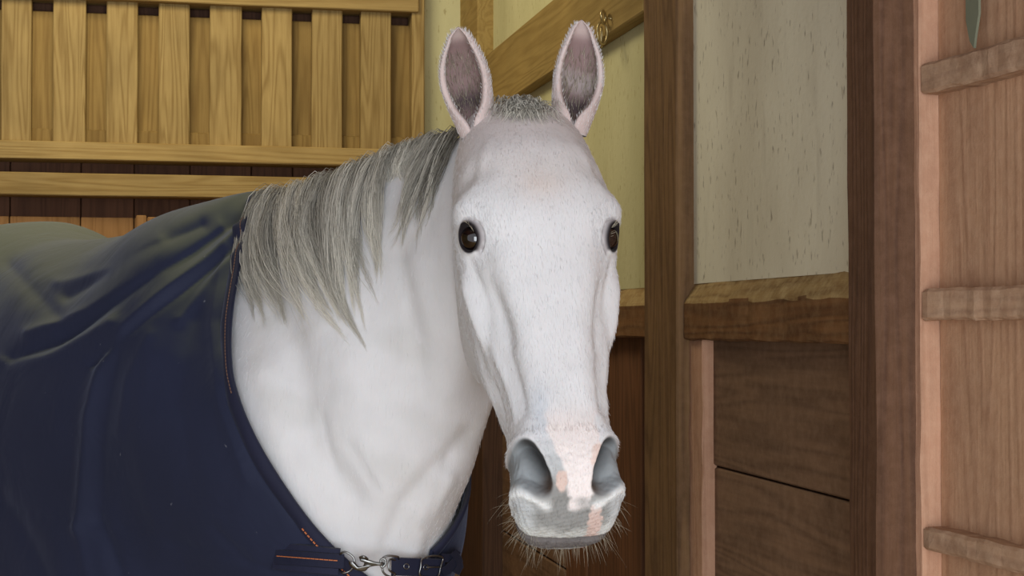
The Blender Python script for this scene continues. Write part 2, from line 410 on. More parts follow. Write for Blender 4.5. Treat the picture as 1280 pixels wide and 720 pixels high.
# ---- door / partition on the right
dh = door.hit
d_st = dh(1175, 360, 0)[0]
d_end = 1.1
door_1 = wbox(door, 'door_1', 0.0, d_end, 0, CEIL, -0.09, -0.056, M['door'], kind='structure', bev=0)
def db(name, u0, u1, v0, v1, n0, n1, mat, **kw):
    return wbox(door, name, u0, u1, v0, v1, n0, n1, mat, parent=door_1, **kw)
RD = 0.028                                      # how far the boards sit behind the frame
db('edge_strip', -0.01, dh(1151, 360, .0)[0], 0, CEIL, -0.055, 0.0, M['doorstile'], rough=0.0012, cuts=60, bev=0.002)
d_st = dh(1151, 360, 0)[0]
yc = lambda y: dh(1215, y, .0)[1]
zz = [(yc(102), yc(62)), (yc(400), yc(359)), (yc(702), yc(672))]
step = zz[0][0]-zz[1][0]
zz = zz + [(zz[2][0]-step*(k+1), zz[2][1]-step*(k+1)) for k in range(3)] + [(zz[0][0]+step, zz[0][1]+step)]
for z0, z1 in zz:
    if z0 < 0.05: continue
    db('rail', d_st+.001, d_end, z0, z1, -RD-.004, 0.001, M['doorrail'], rough=0.0012, cuts=60, bev=0.004)
pw = 0.30; uu = d_st
while uu < d_end:
    db('panel_board', uu+.0008, min(uu+pw, d_end)-.0008, 0, CEIL, -0.055, -RD, M['door'], bev=0.001); uu += pw

# floor, ceiling, left wall
def slab(name, x0, x1, y0, y1, z0, z1, mat):
    me = box_mesh(name, x1-x0, y1-y0, z1-z0, 0)
    o = obj(name, me, mat, kind='structure'); o.location = ((x0+x1)/2, (y0+y1)/2, (z0+z1)/2); return o
slab('floor', -4.4, 1.6, -0.6, 5.6, -0.1, 0.0, M['floor'])
slab('ceiling', -4.4, 1.6, -0.6, 5.6, CEIL, CEIL+0.08, M['darkplank'])
slab('wall_left', -4.35, -4.25, -0.6, 5.4, 0.0, CEIL, M['batten'])


# ------------------------------------------------------------------ horse: frames
A0 = np.array([0, 0, CAMZ])
poll = P(655, 130, 2.10)
ax = unit(P(713, 555, 1.80) - poll)                    # poll -> muzzle
YAW = math.radians(8)
r0 = np.array([math.cos(YAW), math.sin(YAW), 0.0]); r0 = unit(r0 - ax*np.dot(r0, ax))   # towards the horse's left
hh = np.cross(ax, r0); hh = unit(hh)
if hh[1] > 0: hh = -hh                                  # out of the forehead
HM = np.stack([ax, r0, hh], 1)
def h2w(q): return np.asarray(q) @ HM.T + poll
def w2h(p): return (np.asarray(p) - poll) @ HM

# head sections: l, then (w, h) from dorsal middle to ventral middle
HL = [-0.045, -0.02, 0.03, 0.09, 0.15, 0.20, 0.25, 0.30, 0.36, 0.42, 0.47, 0.51, 0.542, 0.568, 0.586, 0.594]
HS = [
 [(0,-.05),(.03,-.055),(.045,-.07),(.05,-.09),(.045,-.115),(.03,-.13),(0,-.135)],
 [(0,-.02),(.04,-.022),(.064,-.042),(.07,-.08),(.062,-.13),(.042,-.165),(0,-.17)],
 [(0,.010),(.046,.004),(.076,-.024),(.086,-.07),(.082,-.135),(.062,-.20),(0,-.205)],
 [(0,.027),(.052,.021),(.084,-.008),(.095,-.06),(.088,-.15),(.068,-.235),(0,-.235)],
 [(0,.034),(.060,.029),(.094,.004),(.101,-.05),(.090,-.15),(.069,-.262),(0,-.25)],
 [(0,.033),(.062,.029),(.096,.003),(.102,-.045),(.090,-.145),(.069,-.268),(0,-.25)],
 [(0,.027),(.056,.022),(.082,-.008),(.097,-.055),(.086,-.14),(.065,-.262),(0,-.245)],
 [(0,.019),(.048,.013),(.068,-.016),(.088,-.06),(.080,-.13),(.054,-.228),(0,-.218)],
 [(0,.010),(.041,.004),(.056,-.020),(.076,-.058),(.073,-.11),(.050,-.170),(0,-.168)],
 [(0,.003),(.036,-.002),(.048,-.022),(.061,-.052),(.061,-.09),(.044,-.135),(0,-.138)],
 [(0,-.001),(.035,-.005),(.050,-.022),(.059,-.050),(.057,-.085),(.042,-.122),(0,-.125)],
 [(0,-.003),(.037,-.005),(.057,-.016),(.062,-.046),(.058,-.086),(.041,-.120),(0,-.124)],
 [(0,-.009),(.036,-.009),(.058,-.020),(.065,-.050),(.059,-.086),(.042,-.118),(0,-.124)],
 [(0,-.022),(.032,-.023),(.055,-.034),(.062,-.058),(.058,-.088),(.044,-.118),(0,-.124)],
 [(0,-.045),(.026,-.046),(.044,-.052),(.052,-.068),(.050,-.088),(.041,-.115),(0,-.124)],
 [(0,-.060),(.020,-.061),(.034,-.066),(.041,-.076),(.039,-.090),(.031,-.108),(0,-.117)]]
def head_ring(l, m=64):
    H = interp(HL, np.array(HS), np.atleast_1d(l))           # (n,7,2)
    n = H.shape[0]
    full = np.concatenate([H, H[:, 5:0:-1] * np.array([-1, 1])], 1)   # 12 closed control points
    k = full.shape[1]
    t = np.linspace(0, k, m, endpoint=False); i = t.astype(int); f = (t-i)[None, :, None]
    p0, p1, p2, p3 = (full[:, (i-1) % k], full[:, i % k], full[:, (i+1) % k], full[:, (i+2) % k])
    q = 0.5*((2*p1) + (-p0+p2)*f + (2*p0-5*p1+4*p2-p3)*f**2 + (-p0+3*p1-3*p2+p3)*f**3)
    L_ = np.broadcast_to(np.atleast_1d(l)[:, None, None], (n, m, 1))
    return np.concatenate([L_, q], 2)
def head_surf(l, t):     # t in control-point units 0..12 (0 dorsal, 3 horse's left side)
    full = interp(HL, np.array(HS), np.atleast_1d(l))
    full = np.concatenate([full, full[:, 5:0:-1] * np.array([-1, 1])], 1); k = 12
    t = np.atleast_1d(t) % 12; i = t.astype(int); f = (t-i)[:, None]; n = np.arange(len(t))
    p0, p1, p2, p3 = (full[n, (i-1) % k], full[n, i % k], full[n, (i+1) % k], full[n, (i+2) % k])
    q = 0.5*((2*p1) + (-p0+p2)*f + (2*p0-5*p1+4*p2-p3)*f**2 + (-p0+3*p1-3*p2+p3)*f**3)
    return h2w(np.concatenate([np.atleast_1d(l)[:, None], q], 1))

# neck and trunk: crest line, underline, half thickness, station by station
W0 = P(350, 252, 2.62)                                   # withers
bdir = unit(np.array([-0.62, 0.785, 0]))                 # towards the tail
tdir = np.array([0.785, 0.62, 0])                        # towards the horse's left (far) side
def trunk(d, zt, zb_): 
    p = W0 + bdir*d
    return np.array([p[0], p[1], CAMZ+zt]), np.array([p[0], p[1], CAMZ+zb_])
wz = W0[2]-CAMZ
ST = [ # crest, under, half thickness
 (P(655, 150, 2.17), P(640, 400, 2.30), .060),
 (P(612, 162, 2.22), P(606, 468, 2.30), .072),
 (P(560, 174, 2.30), P(598, 512, 2.30), .080),
 (P(500, 194, 2.40), P(582, 560, 2.30), .095),
 (P(430, 222, 2.51), P(560, 612, 2.30), .125),
 (P(372, 248, 2.60), P(522, 680, 2.33), .158),
 (P(345, 256, 2.66), P(485, 775, 2.40), .198)]
for d, zt, zb_, t in ((.10, wz-.005, -.52, .245), (.28, wz-.03, -.58, .285), (.5, wz-.055, -.61, .31), (.75, wz-.055, -.58, .305),
                      (1.0, wz-.01, -.50, .285), (1.2, wz-.02, -.42, .255), (1.38, wz-.13, -.33, .19), (1.46, wz-.25, -.28, .10)):
    c_, u_ = trunk(d, zt, zb_); ST.append((c_, u_, t))
NS = len(ST)
SC = np.array([s[0] for s in ST]); SU = np.array([s[1] for s in ST]); STt = np.array([s[2] for s in ST])
cen_ = (SC+SU)/2
tan_ = np.gradient(cen_, axis=0)
TD = []
for i in range(NS):
    D = unit(SC[i]-SU[i]); T = np.cross(D, tan_[i]); T = unit(T)
    if np.dot(T, tdir) < 0: T = -T
    TD.append(T)
TD = np.array(TD)
XS = np.arange(NS, dtype=float)
def trunk_surf(s, th, off=0.0):
    """s station 0..NS-1, th angle: 0 crest, +90deg far (left) side, -90 near side, 180 underline"""
    s = np.asarray(s, float); th = np.asarray(th, float); shp = np.broadcast(s, th).shape
    s = np.broadcast_to(s, shp).ravel(); th = np.broadcast_to(th, shp).ravel()
    c = interp(XS, SC, s); u = interp(XS, SU, s); T = unit(interp(XS, TD, s)); t = interp(XS, STt[:, None], s)[:, 0]
    D = (c-u)/2; mid = (c+u)/2; Dl = np.linalg.norm(D, axis=1); Du = D/Dl[:, None]
    ct = np.cos(th); sn = np.sin(th)
    neck = 1-sstep(4.5, 7.0, s)                      # the neck is thin at the crest; the trunk is barrel shaped
    wmul = 1 - (0.42*neck+0.10)*np.clip(ct, 0, 1)**1.3
    wfull = np.sign(sn)*np.abs(sn)**(0.9)
    # shoulder swell low on the neck base
    wmul = wmul*(1+0.10*np.exp(-((s-5.6)/1.1)**2)*np.exp(-((ct+0.25)/0.45)**2))
    off = np.broadcast_to(off, shp).ravel()
    p = mid + Du*((Dl+off)*ct)[:, None] + T*((t*wmul*wfull) + off*sn)[:, None]
    return p.reshape(shp+(3,))

def tube(pts, rad, m=20, caps=True):
    pts = np.array(pts, float); rad = np.array(rad, float)
    if rad.ndim == 1: rad = np.stack([rad, rad], 1)
    tn = unit(np.gradient(pts, axis=0)); X = unit(np.cross(tn, np.array([tdir[0], tdir[1], 0.01])))
    Yv = np.cross(tn, X); a = np.linspace(0, 2*PI, m, endpoint=False)
    ring = pts[:, None] + X[:, None]*(np.cos(a)[None, :, None]*rad[:, None, :1]) + Yv[:, None]*(np.sin(a)[None, :, None]*rad[:, None, 1:])
    return ring

def ring_to_bm(bm, ring):
    n, m, _ = ring.shape
    vs_ = [[bm.verts.new(ring[i, j]) for j in range(m)] for i in range(n)]
    for i in range(n-1):
        for j in range(m):
            bm.faces.new((vs_[i][j], vs_[i][(j+1) % m], vs_[i+1][(j+1) % m], vs_[i+1][j]))
    bm.faces.new(vs_[0][::-1]); bm.faces.new(vs_[-1])

bm = bmesh.new()
ls = np.concatenate([np.linspace(-.045, .588, 90), [.591, .594]])
hr = head_ring(ls); ring_to_bm(bm, h2w(hr))
ss = np.linspace(0, NS-1, 110); tt = np.linspace(-PI, PI, 72, endpoint=False)
tr = trunk_surf(ss[:, None], tt[None, :]); ring_to_bm(bm, tr)
# legs
def leg(front, side_):
    lat = tdir*side_*(0.13 if front else 0.14)
    base = W0.copy(); base[2] = 0
    def q(d, z, l=1.0): 
        p = base + bdir*d + lat*l; return (p[0], p[1], z)
    if front:
        pts = [q(.06, 1.12, .8), q(.05, .98), q(.07, .86), q(.05, .70), q(.04, .56), q(.035, .47), q(.035, .40), q(.045, .28), q(.05, .18), q(.035, .13), q(.0, .08), q(-.02, .05)]
        rad = [.10, .095, .075, .052, .042, .045, .036, .026, .034, .030, .036, .04]
    else:
        pts = [q(1.1, 1.15, .75), q(1.12, 1.0, .9), q(1.08, .88), q(1.14, .74), q(1.24, .62), q(1.30, .54), q(1.29, .46), q(1.27, .34), q(1.26, .2), q(1.235, .14), q(1.20, .09), q(1.18, .05)]
        rad = [.15, .14, .12, .075, .05, .045, .042, .029, .036, .031, .036, .04]
    ring_to_bm(bm, tube(pts, rad, 16))
    z0 = pts[-1]
    h_ = base*0 + np.array([z0[0], z0[1], 0.0])
    ring_to_bm(bm, tube([h_+[0, 0, .09], h_+[0, 0, .05], h_+[0, 0, .0]], [.042, .052, .062], 16))
for f_ in (True, False):
    for sd in (1, -1): leg(f_, sd)
bmesh.ops.recalc_face_normals(bm, faces=bm.faces[:])
me = bpy.data.meshes.new('raw'); bm.to_mesh(me); bm.free()
tmp = obj('raw', me)
rm = tmp.modifiers.new('r', 'REMESH'); rm.mode = 'VOXEL'; rm.voxel_size = 0.0045; rm.use_smooth_shade = True
dg = bpy.context.evaluated_depsgraph_get()
me2 = bpy.data.meshes.new_from_object(tmp.evaluated_get(dg))
bpy.data.objects.remove(tmp)

def get_co(me_):
    a_ = np.empty(len(me_.vertices)*3); me_.vertices.foreach_get('co', a_); return a_.reshape(-1, 3)
def get_no(me_):
    a_ = np.empty(len(me_.vertices)*3, dtype=np.float32); me_.vertices.foreach_get('normal', a_); return a_.reshape(-1, 3).astype(float)
def get_ed(me_):
    a_ = np.empty(len(me_.edges)*2, dtype=np.int32); me_.edges.foreach_get('vertices', a_); return a_.reshape(-1, 2)
def smooth(co, ed, it, fac=0.5, w=None):
    n = len(co); deg = np.bincount(ed.ravel(), minlength=n).astype(float)[:, None]
    for k in range(it):
        f_ = fac
        s_ = np.stack([np.bincount(ed[:, 0], co[ed[:, 1], c], n) + np.bincount(ed[:, 1], co[ed[:, 0], c], n) for c in range(3)], 1)/deg
        co = co + f_*(s_-co)*(1 if w is None else w[:, None])
    return co
co = get_co(me2); ed = get_ed(me2)
co = smooth(co, ed, 10, 0.5)
# round the fillet under the jowl a little more
me2.vertices.foreach_set('co', co.ravel()); me2.update()
# finer mesh on the head, finest at nostrils and eyes
bm = bmesh.new(); bm.from_mesh(me2)
EYE = {1: np.array([.217, .084, -.012]), -1: np.array([.217, -.084, -.012])}
NOS = {1: np.array([.543, .052, -.02]), -1: np.array([.543, -.052, -.02])}
def refine(sel):
    c_ = np.array([v.co[:] for v in bm.verts]); m_ = sel(w2h(c_))
    bm.verts.index_update()
    es = [e for e in bm.edges if m_[e.verts[0].index] and m_[e.verts[1].index]]
    bmesh.ops.subdivide_edges(bm, edges=es, cuts=1, use_grid_fill=True)
refine(lambda q: (q[:, 0] > .0) & (q[:, 0] < .65) & (np.abs(q[:, 1]) < .12) & (q[:, 2] > -.17) & (q[:, 2] < .08))
refine(lambda q: ((q[:, 0] > .49) & (q[:, 0] < .65) & (q[:, 2] > -.15) & (np.abs(q[:, 1]) < .1)) | (np.linalg.norm(q-EYE[1], axis=1) < .05) | (np.linalg.norm(q-EYE[-1], axis=1) < .05))
bm.to_mesh(me2); bm.free(); me2.update()
co = get_co(me2); ed = get_ed(me2)
q0 = w2h(co); inhead = (q0[:, 0] > -.02) & (q0[:, 2] > -.3) & (np.abs(q0[:, 1]) < .13) & (q0[:, 0] < .7)
co = smooth(co, ed, 6, 0.5, inhead.astype(float))
me2.vertices.foreach_set('co', co.ravel()); me2.update()
no = get_no(me2)
q = w2h(co); nq = no @ HM
l, w, h = q.T; aw = np.abs(w)
headm = inhead.astype(float)
def G(x, s): return np.exp(-(x/s)**2)
def seg_dist(q_, a_, b_, mirror=True):
    p = q_.copy()
    if mirror: p[:, 1] = np.abs(p[:, 1])
    a_ = np.array(a_); b_ = np.array(b_); ab = b_-a_
    t_ = np.clip(((p-a_) @ ab)/np.dot(ab, ab), 0, 1)
    return np.linalg.norm(p-(a_+t_[:, None]*ab), axis=1), t_
d = np.zeros(len(q))
def bump(p3, s, amp, tri=None):
    global d
    p = q.copy(); p[:, 1] = np.abs(p[:, 1])
    dd = (p-np.array(p3)); 
    if tri is not None: dd = dd/np.array(tri)
    d += amp*np.exp(-(np.linalg.norm(dd, axis=1)/s)**2)
def ridge(a_, b_, s, amp):
    global d
    dd, t_ = seg_dist(q, a_, b_); d += amp*G(dd, s)*(1-0.5*(np.abs(t_-.5)*2)**3)
bump((.180, .092, -.002), .020, .0075)             # brow
bump((.135, .078, .010), .022, -.007)             # hollow above the eye
bump((.245, .070, .010), .030, -.005)             # hollow before the eye
bump((.20, .0, .036), .05, .003)                  # forehead
ridge((.255, .094, -.045), (.345, .076, -.052), .010, .0095)    # facial crest
ridge((.265, .090, -.070), (.36, .068, -.074), .009, -.0060)
ridge((.245, .088, -.022), (.33, .074, -.030), .008, -.0045)
ridge((.285, .066, -.018), (.37, .050, -.018), .013, -.0085)     # hollow beside the nasal bone
ridge((.355, .066, -.045), (.47, .050, -.030), .007, .0055)     # levator muscle
ridge((.37, .058, -.022), (.47, .044, -.014), .006, -.0042)
ridge((.37, .064, -.068), (.46, .056, -.070), .006, -.0050)
ridge((.33, .074, -.085), (.44, .058, -.095), .010, .0055)      # buccinator
ridge((.24, .080, -.175), (.33, .062, -.160), .010, -.003)
ridge((.225, .098, -.085), (.30, .080, -.115), .004, .0028)     # vein
ridge((.30, .080, -.115), (.345, .070, -.08), .004, .0016)
ridge((.215, .075, .012), (.27, .060, .008), .003, .0012)
ridge((.27, .060, .008), (.31, .066, -.03), .003, .0014)
ridge((.08, .060, .022), (.155, .078, .02), .010, .003)
bump((.10, .03, .030), .03, .003)
ridge((.02, .0, .01), (.10, .0, .03), .010, .002)
ridge((.31, .030, .012), (.46, .022, .000), .010, .0018)        # edge of the nasal bones
# chin and lips
bump((.560, .0, -.128), .028, .006)
bump((.575, .0, -.068), .022, .004)
mouth_h = -.090 - 0.10*(np.clip(.590-l, 0, 1)) 
mm = sstep(.47, .50, l)*headm
d += -.0085*np.exp(-((h-mouth_h)/.0035)**2)*mm
lip_low = sstep(0, .012, mouth_h-h)*sstep(.50, .57, l)*headm
d += -.006*lip_low*sstep(.04, 0.0, aw)*0
d *= headm
co = co + no*d[:, None]
NE = {}; EE = {}
# nostrils: comma-shaped opening, deep at the inner lower end
q = w2h(co); l, w, h = q.T
for sg in (1, -1):
    ctr = np.array([.539, sg*.0425]); dirn = unit(np.array([.062, -sg*.030])); per = np.array([-dirn[1], dirn[0]])
    if per[1]*sg < 0: per = -per                   # per points outwards
    rel = np.stack([l, w], 1)-ctr; uu_ = rel@dirn; vv_ = rel@per
    vv2 = vv_ - .006*np.cos(np.clip(uu_/.036, -1, 1)*PI/2)    # bulge outwards
    e = np.sqrt((uu_/.0375)**2 + (vv2/(.0190-.06*np.clip(uu_, -.02, .04)))**2)
    topm = (h > -.085) & (l > .48) & (w*sg > 0)
    NE[sg] = (np.where(topm, e, 9.), uu_, vv2)
    inside = (1-sstep(.55, 1.0, e))*topm
    deep = .010 + .010*sstep(-.02, .03, uu_) + .018*sstep(.014, -.016, vv2)
    inner = HM @ np.array([-.55, -sg*.35, -.75])
    co = co + inner[None, :]*(inside*deep)[:, None]
    rim = np.exp(-((e-1.12)/.16)**2)*topm
    co = co + (no*(rim*.0022*(1+1.2*sstep(.01, -.02, uu_))*(.15+.85*sstep(-.010, .008, vv2)))[:, None])
    # alar fold hanging into the upper inner part
# eyes: almond openings with swollen lids
me2.vertices.foreach_set('co', co.ravel()); me2.update(); nq = get_no(me2) @ HM
q = w2h(co); l, w, h = q.T
EN = {}
for sg in (1, -1):
    c_ = EYE[sg].copy()
    k = np.argmin(np.linalg.norm((q-c_)[:, :3]/np.array([1, 1, 1]), axis=1)); 
    n_ = unit(np.array([-.02, sg*.76, .65])); 
    n0_ = nq[(np.linalg.norm(q-c_-n_*.01, axis=1) < .026) & (nq@n_ > .3)].mean(0); n_ = unit(unit(n0_)*.75+n_*.25)
    # surface point along n_ from a point inside
    inn = c_ - n_*.02; rel = q-inn; tt_ = rel@n_; perp = np.linalg.norm(rel-np.outer(tt_, n_), axis=1)
    k = np.argmax(np.where(perp < .006, tt_, -1)); sp = inn + n_*tt_[k]
    e1 = unit(np.array([1, -sg*.18, 0]) - n_*np.dot(np.array([1, -sg*.18, 0]), n_)); e2 = unit(np.cross(n_, e1)); 
    if e2[2] < 0: e2 = -e2
    EN[sg] = (sp, n_, e1, e2)
    rel = q-sp; a_ = rel@e1; b_ = rel@e2; n3 = rel@n_
    near = (np.abs(n3) < .03)
    bb = b_ - .0015
    e = np.sqrt((a_/np.where(a_ < 0, .0135, .0170))**2 + (bb/np.where(bb > 0, .0150, .0138))**2)
    ins = (1-sstep(.82, 1.04, e))*near
    EE[sg] = (np.where(near, e, 9.), bb)
    co = co - (n_@HM.T)[None, :]*(ins*.016)[:, None]
    lid = np.exp(-((e-1.22)/.17)**2)*near
    up = .5+.5*sstep(-.3, .6, bb/.013)
    co = co + (n_@HM.T)[None, :]*(lid*.0042*up)[:, None]
    cr = np.exp(-((e-1.62)/.10)**2)*near*sstep(0, .01, bb)
    co = co - (n_@HM.T)[None, :]*(cr*.0022)[:, None]
me2.vertices.foreach_set('co', co.ravel()); me2.update()
co = smooth(co, get_ed(me2), 2, 0.4, headm)
# muscle and skin relief on the neck
pn = co - P(560, 400, 2.3)
def px_of(p):
    r = p - A0; cy, sy = math.cos(PITCH), math.sin(PITCH)
    dpt = r[:, 1]*cy + r[:, 2]*sy; upc = -r[:, 1]*sy + r[:, 2]*cy
    return 640 + F*r[:, 0]/dpt, 360 - F*upc/dpt, dpt
def polyd(x, y, pl):
    best = np.full(len(x), 1e9)
    for (x0, y0), (x1, y1) in zip(pl[:-1], pl[1:]):
        dx, dy = x1-x0, y1-y0; t_ = np.clip(((x-x0)*dx+(y-y0)*dy)/(dx*dx+dy*dy), 0, 1)
        best = np.minimum(best, np.hypot(x-x0-t_*dx, y-y0-t_*dy))
    return best
# relief lines on the near side of the neck and chest (traced once, applied as real depth)
X_, Y_, D_ = px_of(co); no = np.empty(0)
me2.vertices.foreach_set('co', co.ravel()); me2.update(); no = get_no(me2)
nk = ((w2h(co)[:, 2] < -.12) | (w2h(co)[:, 0] < -.02) | (D_ > 2.2)).astype(float)*(D_ < 2.75)*(no[:, 1] < .3)
dd = np.zeros(len(co))
for pl, s_, am in (
    ([(585, 545), (540, 590), (505, 630), (480, 690)], 13, -.007),       # crease from throat to breast
    ([(560, 600), (530, 650), (515, 700)], 10, .006),
    ([(345, 360), (375, 470), (390, 560), (440, 620)], 22, -.010),      # groove in front of the shoulder
    ([(330, 470), (350, 560), (400, 640)], 22, .008),
    ([(430, 440), (450, 540), (470, 600)], 28, .006),
    ([(520, 330), (545, 420), (560, 490)], 16, .004),
    ([(500, 320), (520, 420), (530, 500)], 12, -.004),
    ([(440, 560), (470, 610)], 8, -.003), ([(400, 520), (415, 590)], 7, -.0025),
    ([(565, 570), (545, 620), (528, 660)], 6, -.0025)):
    dd += am*np.exp(-(polyd(X_, Y_, pl)/s_)**2)
co = co + no*(dd*nk)[:, None]
me2.vertices.foreach_set('co', co.ravel()); me2.update()

qq = w2h(co); mk = headm*sstep(.50, .54, qq[:, 0])
def vn0(p_, f_, sd):
    r_ = np.random.default_rng(sd); o_ = np.zeros(len(p_))
    for k in range(7):
        d_ = r_.normal(size=3); d_ /= np.linalg.norm(d_); o_ += np.sin(p_@d_*f_*(1+.3*k)+r_.uniform(0, 6.28))
    return o_/3
co = co + no*((vn0(co, 420, 5)*.00035 + vn0(co, 130, 6)*.0006)*mk)[:, None]
me2.vertices.foreach_set('co', co.ravel()); me2.update()
# ears: thick cupped shells joined into the same mesh
def ear(base_h, tip_w, out_w, sg):
    """base in head coords, tip in world; out_w = direction the opening faces (world)"""
    b_ = h2w(base_h); e_ = tip_w - b_; L_ = np.linalg.norm(e_); e_ = e_/L_
    f_ = unit(out_w - e_*np.dot(out_w, e_)); s_ = np.cross(e_, f_)      # sideways
    us = np.linspace(0, 1, 34); n_a = 36
    wid = interp([0, .12, .3, .5, .7, .86, .96, 1], np.array([[.024], [.027], [.0315], [.034], [.0290], [.0195], [.0115], [.004]]), us)[:, 0]
    gap = interp([0, .16, .30, .5, .75, 1], np.array([[2], [14], [46], [62], [60], [40]]), us)[:, 0]   # half opening, degrees
    dep = interp([0, .3, .6, 1], np.array([[1.0], [.85], [.62], [.5]]), us)[:, 0]
    bend = -.010*np.sin(us*PI)                                            # the shell leans back in the middle
    thick = .0065*(1-us**3)+.0015
    V = []
    for i, u_ in enumerate(us):
        a0 = math.radians(gap[i]); ang_ = np.linspace(a0, 2*PI-a0, n_a)
        cx = (b_ + e_*L_*u_ + f_*bend[i] + s_*(sg*.006*math.sin(u_*PI)))
        ra = wid[i]
        xo = np.sin(ang_)*ra; yo = np.cos(ang_)*ra*dep[i]
        ri = max(ra-thick[i], ra*.45)
        xi = np.sin(ang_)*ri; yi = np.cos(ang_)*ri*dep[i] + 0*ra
        row = np.concatenate([np.stack([xo, yo], 1), np.stack([xi, yi], 1)[::-1]])
        V.append(cx + row[:, :1]*s_ + row[:, 1:]*f_)
    V = np.array(V); m_ = V.shape[1]
    F_ = grid_faces(len(us), m_, True)
    cap = len(V)*m_
    Vv = V.reshape(-1, 3); tip = V[-1].mean(0)+e_*.003
    Vv = np.concatenate([Vv, [tip]])
    tf = [(cap-m_+j, cap-m_+(j+1) % m_, cap) for j in range(m_)]
    inner = np.zeros(len(Vv)); idx = np.arange(cap).reshape(len(us), m_)
    tin = np.linspace(-1, 1, n_a)
    prof = np.clip(1-np.abs(tin)**3, 0, 1)
    inner[idx[:, n_a:].ravel()] = (prof[None, :]*np.ones((len(us), 1))).ravel()
    uval = np.repeat(us, m_); uval = np.append(uval, 1)
    return Vv, F_, tf, inner, uval
earL = ear([.020, -.060, -.035], P(573, 36, 2.05), np.array([-.22, -1, .05]), -1)
earR = ear([.022, .062, -.035], P(727, 27, 2.12), np.array([.10, -1, .05]), 1)
bm = bmesh.new(); bm.from_mesh(me2)
nbody = len(me2.vertices)
inner_all = [np.zeros(nbody)]; u_all = [np.zeros(nbody)]
for Vv, F_, tf, inn_, uv_ in (earL, earR):
    vs_ = [bm.verts.new(v) for v in Vv]
    for f_ in F_: bm.faces.new([vs_[i] for i in f_])
    for f_ in tf: bm.faces.new([vs_[i] for i in f_])
    inner_all.append(inn_); u_all.append(uv_)
bm.to_mesh(me2); bm.free()
bmf = bmesh.new(); bmf.from_mesh(me2); bmesh.ops.recalc_face_normals(bmf, faces=bmf.faces[:]); bmf.to_mesh(me2); bmf.free()
inner_all = np.concatenate(inner_all); u_all = np.concatenate(u_all)
me2.polygons.foreach_set('use_smooth', np.ones(len(me2.polygons), dtype=bool))

# coat colours per vertex
co = get_co(me2); q = w2h(co); l, w, h = q.T; aw = np.abs(w); nV = len(co)
S = lambda r, g, b: np.array(rgb(r, g, b)[:3])
col = np.tile(S(226, 224, 224), (nV, 1))
def blend(c_, m_):
    global col
    m_ = np.clip(m_, 0, 1)[:, None]; col = col*(1-m_) + c_*m_
def vnoise(p, f, seed=0):
    r_ = np.random.default_rng(seed); out = np.zeros(len(p))
    for k in range(6):
        d_ = r_.normal(size=3); d_ /= np.linalg.norm(d_); out += np.sin(p@d_*f*(1+.35*k)+r_.uniform(0, 6.28))
    return out/3
hd = (l > -.03) & (l < .65) & (aw < .13) & (h > -.33)
nz = vnoise(co, 120, 1); nz2 = vnoise(co, 420, 2); nz3 = vnoise(co, 35, 3)
# pinkish coat of upper forehead and ears, with its weaker light painted in
blend(S(214, 200, 196), hd*sstep(.18, .02, l)*sstep(-.10, 0, h)*.75)
blend(S(224, 208, 198), hd*G(l-.165, .028)*G(aw, .034)*.65*sstep(0, .02, h))
blend(S(214, 206, 202), hd*G(l-.13, .03)*sstep(-.06, 0, h)*.5)
# grey skin of the muzzle
muz = hd*sstep(.505+.008*nz, .548+.008*nz, l + .10*sstep(.03, .08, aw)*0)
blend(S(168, 172, 172), muz*.60)
grey = hd*sstep(.545+.006*nz, .565+.006*nz, l)*sstep(.050, .036, aw+.003*nz)*sstep(-.115, -.10, h)
blend(S(138, 136, 132), grey*.9)
liplight = hd*G(h+.074+.004*nz, .012)*sstep(.555, .575, l)
blend(S(214, 214, 210), liplight*.95)
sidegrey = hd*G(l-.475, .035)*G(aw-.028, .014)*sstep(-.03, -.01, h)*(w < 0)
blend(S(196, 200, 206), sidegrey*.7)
# pink snip running down between the nostrils
ctr_w = .010 + .004*np.sin(l*60)
snip = hd*sstep(.455, .50, l)*sstep(.031+.003*nz+.001*nz2, .026+.003*nz+.001*nz2, np.abs(w-ctr_w)+.35*np.clip(l-.53, 0, 1)*1.0)*sstep(.584+.004*nz, .574+.004*nz, l)*(h > -.06)
blend(S(236, 226, 222), snip)
pinkr = hd*sstep(.35, .6, G(l-.535+.003*nz, .020)*G(w-.036+.002*nz2, .014))*(h > -.05)*.8
blend(S(226, 200, 188), pinkr)
blend(S(222, 196, 184), hd*sstep(.3, .5, G(l-.560+.002*nz, .012)*G(w+.012+.0015*nz2, .007))*.9)
blend(S(216, 190, 180), hd*sstep(.3, .55, G(l-.590+.002*nz, .010)*G(w-.028+.002*nz2, .009))*.9)
# nostril linings
pad = lambda a_, v_: np.concatenate([a_, np.full(nV-len(a_), v_)])
for sg in (1, -1):
    e, uu_, vv2 = [pad(x, v_) for x, v_ in zip(NE[sg], (9., 0., 0.))]
    inn_ = sstep(1.06, .84, e)
    blend(S(142, 146, 148), inn_); blend(S(46, 43, 42), inn_*sstep(.010, -.010, vv2)*.92)
    blend(S(92, 66, 44), inn_*G(uu_-.030, .010)*G(vv2+.006, .012)*.8)
    blend(S(236, 236, 234), np.exp(-((e-1.17)/.11)**2)*sstep(-.004, .006, vv2)*.9)
# lower lip and inside of the mouth line
blend(S(112, 106, 104), hd*sstep(.50, .53, l)*sstep(.003, -.003, h-(-.090-.10*np.clip(.59-l, 0, 1)))*sstep(-.118, -.108, h))
